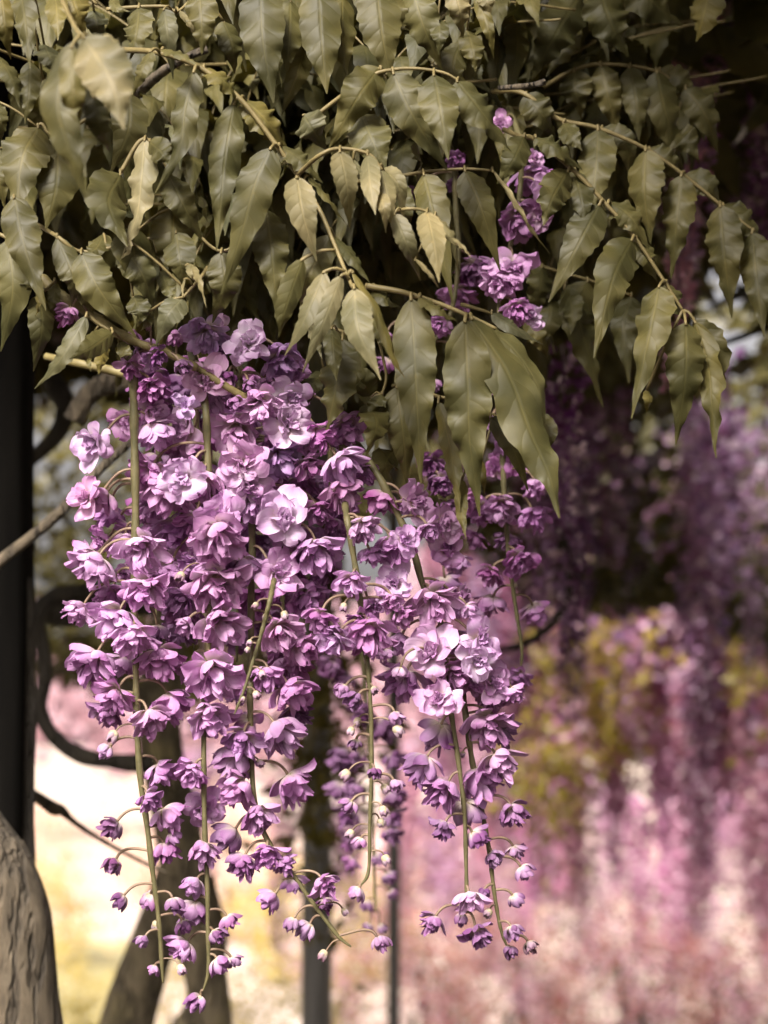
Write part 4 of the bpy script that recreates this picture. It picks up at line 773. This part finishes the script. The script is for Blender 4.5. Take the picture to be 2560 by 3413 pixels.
compound_leaf('twisted glossy leaf catching the light amid the darker olive leaves', 'a', 1.06, [
 (T((625, 603), (610, 780), (590, 930), (523, 1118)), 135, 'p', dict(wave=1.2, roll=.5)), (T((645, 610), (700, 660), (740, 720)), 120, 'n', {}), (T((730, 755), (790, 880), (878, 1048)), 145, 'n', dict(wave=1.2)), (T((520, 752), (470, 880), (552, 1065)), 220, 'n', dict(wave=.8)), (T((755, 878), (750, 1060), (792, 1238)), 195, 'n', dict(dz=.008)),
 (T((955, 1090), (970, 1230), (918, 1395)), 165, 'n', dict(wave=.8, dz=-.006)), (T((1150, 905), (1175, 1100), (1198, 1368)), 175, 'n', dict(wave=1.1)), (T((600, 990), (580, 1100), (660, 1330)), 200, 'n', dict(dz=.006))],
 [(520, 745), (625, 600), (735, 750), (760, 870), (955, 1085), (1150, 900)])
compound_leaf('group of broad shaded leaflets on one stalk left of the glossy twisted leaf', 'a', 1.08, [
 (T((165, 550), (95, 690), (70, 960)), 240, 'n', dict(wave=.6)), (T((250, 585), (245, 790), (198, 988)), 230, 'n', dict(wave=.6)), (T((560, 405), (555, 560), (478, 745)), 180, 'n', dict(wave=.6)), (T((60, 850), (105, 1060), (198, 1340)), 175, 'n', dict(dz=-.02, wave=.9)), (T((-30, 430), (0, 520), (5, 625)), 90, 'n', {}), (T((0, 640), (-5, 760), (20, 900)), 130, 'n', dict(dz=.02))],
 [(560, 400), (250, 580), (165, 545), (60, 845)])
compound_leaf('top leaf of large quilted leaflets hanging straight down from the canopy', 'a', 1.10, [
 (T((1125, -90), (1135, 170), (1182, 445)), 215, 'n', dict(wave=.9, roll=.1)), (T((1375, -90), (1390, 180), (1412, 405)), 195, 'n', dict(wave=.9)), (T((1625, -90), (1650, 140), (1690, 350)), 205, 'n', dict(wave=.8)), (T((1255, 0), (1250, 170), (1238, 315)), 140, 'n', dict(dz=.012)), (T((1330, 140), (1290, 300), (1215, 500)), 130, 'n', dict(dz=.02)), (T((1480, -20), (1480, 160), (1500, 330)), 150, 'n', dict(dz=.02))],
 [(1000, -150, .01), (1125, -100), (1375, -110), (1640, -100)])
compound_leaf('leaf with small leaflets curling off a thin horizontal stalk near the canopy', 'a', 1.09, [
 (T((600, 32), (590, 140), (560, 260)), 145, 'n', {}), (T((708, 40), (725, 150), (748, 342)), 100, 'g', dict(wave=.5)), (T((770, 45), (820, 110), (852, 192)), 32, 'p', dict(roll=.7)), (T((860, -60), (870, 90), (872, 235)), 155, 'n', {}), (T((965, 90), (1005, 200), (1015, 320)), 125, 'n', dict(dz=.02)), (T((490, -30), (500, 30), (560, 50)), 50, 'n', {})],
 [(460, 40), (600, 30), (710, 28), (775, 45), (860, -50, .01)])
compound_leaf('narrow wavy leaflets dangling in the upper corner beside the forward pale leaf', 'a', 1.04, [
 (T((85, -60), (110, 100), (130, 295)), 120, 'n', dict(wave=1.2)), (T((5, -40), (20, 110), (47, 256)), 95, 'y', {}), (T((300, -60), (330, 40), (372, 155)), 150, 'y', {}), (T((405, 45), (420, 110), (432, 185)), 115, 'g', dict(dz=.02)), (T((190, 190), (215, 245), (245, 318)), 125, 'g', dict(dz=.03)), (T((-10, 240), (50, 340), (87, 465)), 100, 'n', dict(dz=.02)), (T((130, 265), (125, 400), (108, 535)), 105, 'n', dict(dz=.02)),
 (T((235, -50), (245, 60), (250, 175)), 110, 'y', {}), (T((185, 345), (215, 380), (240, 430)), 90, 'g', dict(dz=.03))],
 [(-60, -80), (85, -70), (300, -80), (420, 20)])
compound_leaf('bright olive leaf spread in the middle with large quilted drooping leaflets', 'b', 1.055, [
 (T((40, 315), (125, 500), (272, 735)), 195, 'n', dict(wave=.8)), (T((215, 322), (245, 480), (278, 690)), 190, 'n', dict(wave=.7, dz=-.02)), (T((315, 350), (420, 480), (550, 655)), 190, 'n', dict(wave=.8, roll=-.5)), (T((1640, 292), (1540, 430), (1420, 645)), 185, 'n', dict(reg='a', wave=1.0)), (T((1560, 490), (1610, 610), (1670, 740)), 200, 'n', dict(reg='a', dz=.012)), (T((1310, 497), (1350, 560), (1412, 650)), 160, 'g', dict(reg='a', dz=.012))],
 [(-340, 540, .012), (-230, 450, .01), (-60, 330), (50, 300), (150, 297), (260, 315), (325, 350)], rr=.0009)
compound_leaf('upper leaf of pale crinkled leaflets just under the top edge of the canopy', 'b', 1.11, [
 (T((25, -90), (20, 100), (32, 260)), 185, 'n', {}), (T((115, -80), (170, 110), (252, 305)), 175, 'n', {}), (T((300, -60), (330, 50), (342, 165)), 115, 'p', dict(dz=-.02)), (T((395, -20), (450, 120), (474, 250)), 65, 'y', {}), (T((420, -60), (445, 0), (460, 75)), 90, 'p', {}), (T((232, 80), (240, 150), (235, 235)), 90, 'n', {}), (T((360, 130), (385, 220), (395, 310)), 115, 'n', dict(dz=.03)), (T((330, 180), (300, 300), (380, 400)), 130, 'n', dict(dz=.03))],
 [(-40, -120), (115, -100), (300, -80), (430, -70)])
compound_leaf('shaded compound leaf with a long straight diagonal stalk ending beside the bright sky gap', 'b', 1.14, [
 (T((605, 590), (560, 690), (488, 795)), 135, 'n', {}), (T((655, 592), (750, 640), (858, 735)), 120, 'n', dict(roll=-.6)), (T((795, 738), (730, 850), (688, 975)), 155, 'n', {}), (T((820, 738), (850, 850), (872, 975)), 140, 'n', dict(dz=.012)),
 (T((575, 158), (450, 390), (248, 785)), 265, 'n', dict(reg='k', wave=.7)), (T((640, 138), (780, 240), (893, 445)), 215, 'n', dict(reg='k', dz=.012, roll=-.5)), (T((785, 382), (660, 640), (540, 1145)), 285, 'n', dict(reg='k', wave=.8)), (T((830, 378), (890, 510), (945, 650)), 165, 'n', dict(reg='k', dz=.012, roll=-.5)),
 (T((960, 682), (900, 980), (780, 1535)), 275, 'n', dict(reg='k', wave=.9, dz=-.006)), (T((1010, 668), (1065, 780), (1132, 915)), 165, 'n', dict(reg='k', dz=.012, roll=-.5)), (T((1130, 918), (1130, 1250), (1066, 1705)), 285, 'n', dict(reg='k', wave=.8, dz=-.01)),
 (T((1190, 912), (1275, 1200), (1300, 1480), (1325, 1790)), 190, 'y', dict(reg='k', wave=1.3, roll=.5)), (T((1185, 902), (1335, 1130), (1300, 1500)), 190, 'n', dict(reg='k', dz=.012)), (T((880, 1350), (890, 1420), (877, 1512)), 70, 'y', dict(reg='k', dz=.02))],
 [(520, 560, .02), (590, 590), (650, 602), (810, 728), (950, 872), (1085, 1028), (1215, 1222), (1290, 1340)], rr=.0011)
compound_leaf('shaded compound leaf running behind the straight diagonal stalk', 'b', 1.20, [
 (T((610, 408), (680, 490), (742, 595)), 155, 'n', {}), (T((775, 532), (810, 590), (855, 650)), 100, 'n', {}), (T((925, 558), (915, 730), (888, 935)), 180, 'n', {}), (T((1130, 648), (1125, 830), (1152, 1055)), 185, 'n', {}), (T((1285, 758), (1265, 950), (1240, 1205)), 160, 'n', {}), (T((1452, 888), (1470, 1100), (1502, 1375)), 180, 'n', {}), (T((1590, 1003), (1610, 1200), (1642, 1455)), 160, 'n', {}),
 (T((1140, 645), (1230, 700), (1290, 800)), 130, 'n', dict(dz=.012)), (T((1300, 755), (1400, 800), (1450, 900)), 130, 'n', dict(dz=.012)), (T((1460, 885), (1550, 950), (1640, 1050)), 150, 'n', dict(dz=.014)), (T((940, 555), (1040, 620), (1060, 760)), 130, 'n', dict(dz=.014))],
 [(470, 395, .02), (600, 402), (750, 512), (920, 552), (1130, 642), (1290, 752), (1450, 882), (1600, 1000)], rr=.0011)
compound_leaf('dark arching leaf in the upper shade next to the far purple blossoms', 'b', 1.26, [
 (T((822, 308), (830, 400), (852, 510)), 160, 'n', {}), (T((938, 282), (970, 420), (1012, 590)), 140, 'n', {}), (T((1062, 288), (1090, 440), (1102, 610)), 130, 'n', {}), (T((1178, 308), (1220, 500), (1292, 725)), 170, 'n', {}), (T((1302, 382), (1390, 500), (1442, 660)), 150, 'n', {}), (T((1190, 300), (1280, 340), (1350, 450)), 120, 'n', dict(dz=.01)), (T((1240, 580), (1300, 600), (1360, 690)), 150, 'n', {})],
 [(690, 375, .01), (820, 302), (940, 277), (1160, 302), (1305, 382)], rr=.0011)
compound_leaf('deeply shaded broad leaflets crossing at the top of the canopy', 'b', 1.24, [
 (T((870, -60), (740, 150), (638, 345)), 210, 'n', {}), (T((930, -50), (980, 100), (1055, 245)), 210, 'n', {}), (T((1090, -90), (1160, 10), (1290, 110)), 210, 'n', {}), (T((1410, -70), (1380, 70), (1348, 180)), 165, 'y', {}), (T((800, 90), (780, 200), (700, 330)), 130, 'n', dict(dz=.02)), (T((620, -60), (560, 60), (520, 200)), 170, 'n', dict(dz=.03))],
 [(620, -80), (880, -80), (1090, -110), (1410, -90)])
compound_leaf('blurred shaded leaflets hanging behind the diagonal stalked leaf, above the purple raceme', 'k', 1.27, [
 (T((205, 560), (190, 720), (110, 910)), 190, 'n', {}), (T((500, 650), (440, 850), (500, 1100), (600, 1465)), 270, 'n', {}), (T((780, 750), (730, 950), (765, 1305)), 210, 'n', {}), (T((260, 760), (250, 900), (160, 1090)), 210, 'n', {}), (T((350, 700), (400, 830), (390, 990)), 170, 'n', {}), (T((640, 640), (640, 800), (600, 960)), 180, 'n', dict(dz=.02)), (T((100, 900), (190, 1020), (250, 1150)), 140, 'y', {})],
 [(60, 520), (205, 555), (350, 600), (500, 640), (780, 740)])
compound_leaf('single dark glossy leaflet pointing sideways at the end of a stalk', 'h', 1.10, [
 (T((1225, 240), (1350, 320), (1512, 412)), 100, 'g', dict(roll=-.4, wave=.4))], [(1060, 190, .01), (1150, 215), (1225, 240)])
# ------------------------------------------------------------------ further leaves behind (copies of four built leaves)
def proto_leaf(seed):
    r = random.Random(seed); parts = []
    n = 6; Lr = .24
    rc = catmull([Vector((0, 0, 0)), Vector((.09, 0, .01)), Vector((.18, 0, -.03)), Vector((Lr, 0, -.10))], 30)
    parts.append(('rachis', tube('rachis', rc, lambda t: .0011*(1.2-.6*t), M_RACH, 6), None))
    for k in range(n):
        p = rc[int(6+k*(23/n))]
        for sgn in (-1, 1):
            ln = r.uniform(.065, .09)*(1 if k < n-1 else .8)
            dx = r.uniform(.1, .45); b0 = p+Vector((0, sgn*.003, 0))
            tip = b0+Vector((dx*ln, sgn*ln*r.uniform(.35, .75), -ln*r.uniform(.6, 1.0)))
            mid = b0.lerp(tip, .45)+Vector((0, sgn*.006, .012))
            v, f, u = leaflet_mesh([p, mid, tip], ln*r.uniform(.34, .42), 0, Vector((.2, sgn*.8, .7)), seed=seed*50+k*2+sgn, nu=6, nv=16)
            parts.append(('leaflet', mk('leaflet', v, f, M_LEAF, u), None))
    p = rc[-1]; tip = p+Vector((.02, 0, -.075)); v, f, u = leaflet_mesh([p, p.lerp(tip, .5)+Vector((.006, 0, 0)), tip], .03, 0, Vector((1, 0, .3)), seed=seed*50+77, nu=6, nv=16)
    parts.append(('leaflet', mk('leaflet', v, f, M_LEAF, u), None))
    return parts
PL = [proto_leaf(s) for s in (3, 4, 5, 6)]
def filler(pos, rz, tilt, sc, label, group, r):
    root = bpy.data.objects.new('compound_leaf', None); col.objects.link(root); root.location = pos; root.rotation_euler = (r.uniform(-.3, .3), tilt, rz); root.scale = (sc,)*3
    root.empty_display_size = .02
    tag(root, label, 'leaf', group)
    for nm, me, _ in r.choice(PL):
        k = r.uniform(.75, 1.2); c = LC[r.choice('nnnnng')]
        ob(nm, me, root, color=[q*k for q in c])
rl = random.Random(17)
FILL = [(x, y) for y in range(-60, 600, 105) for x in range(-60, 1300, 118)]
for x, y in FILL:
    if (y > 430 and (x > 1100 or x < 130)) or y > 540: continue
    d = rl.uniform(1.19, 1.42)
    filler(P('z', x+rl.uniform(-50, 50), y+rl.uniform(-60, 40)-60, d), (rl.uniform(-.35, .9) if x < 420 else rl.uniform(2.2, 3.5) if x > 800 else rl.choice((rl.uniform(.5, .9), rl.uniform(2.2, 2.6)))), rl.uniform(.0, .55)*max(.1, min(1, (600-y)/500)), rl.uniform(.52, .74), 'shaded compound leaf deep in the canopy behind the front leaves', 'shaded leaves behind the front leaves', rl)
for k in range(12):
    x = rl.uniform(1100, 1330); y = rl.uniform(-140, 0) if x > 1350 else rl.uniform(-140, 90)
    if 1400 < x and y > -40: continue
    filler(P('z', x, y, rl.uniform(1.3, 1.6)), rl.uniform(2.2, 3.3), rl.uniform(.1, .5), rl.uniform(.55, .75), 'shaded compound leaf deep in the canopy behind the front leaves', 'shaded leaves behind the front leaves', rl)
for k in range(16):
    x = rl.uniform(1180, 1680); y = rl.uniform(-80, 210)
    filler(P('z', x, y, rl.uniform(1.28, 1.42)), rl.uniform(2.2, 3.3), rl.uniform(.1, .35), rl.uniform(.55, .7), 'shaded compound leaf deep in the canopy behind the front leaves', 'shaded leaves behind the front leaves', rl)
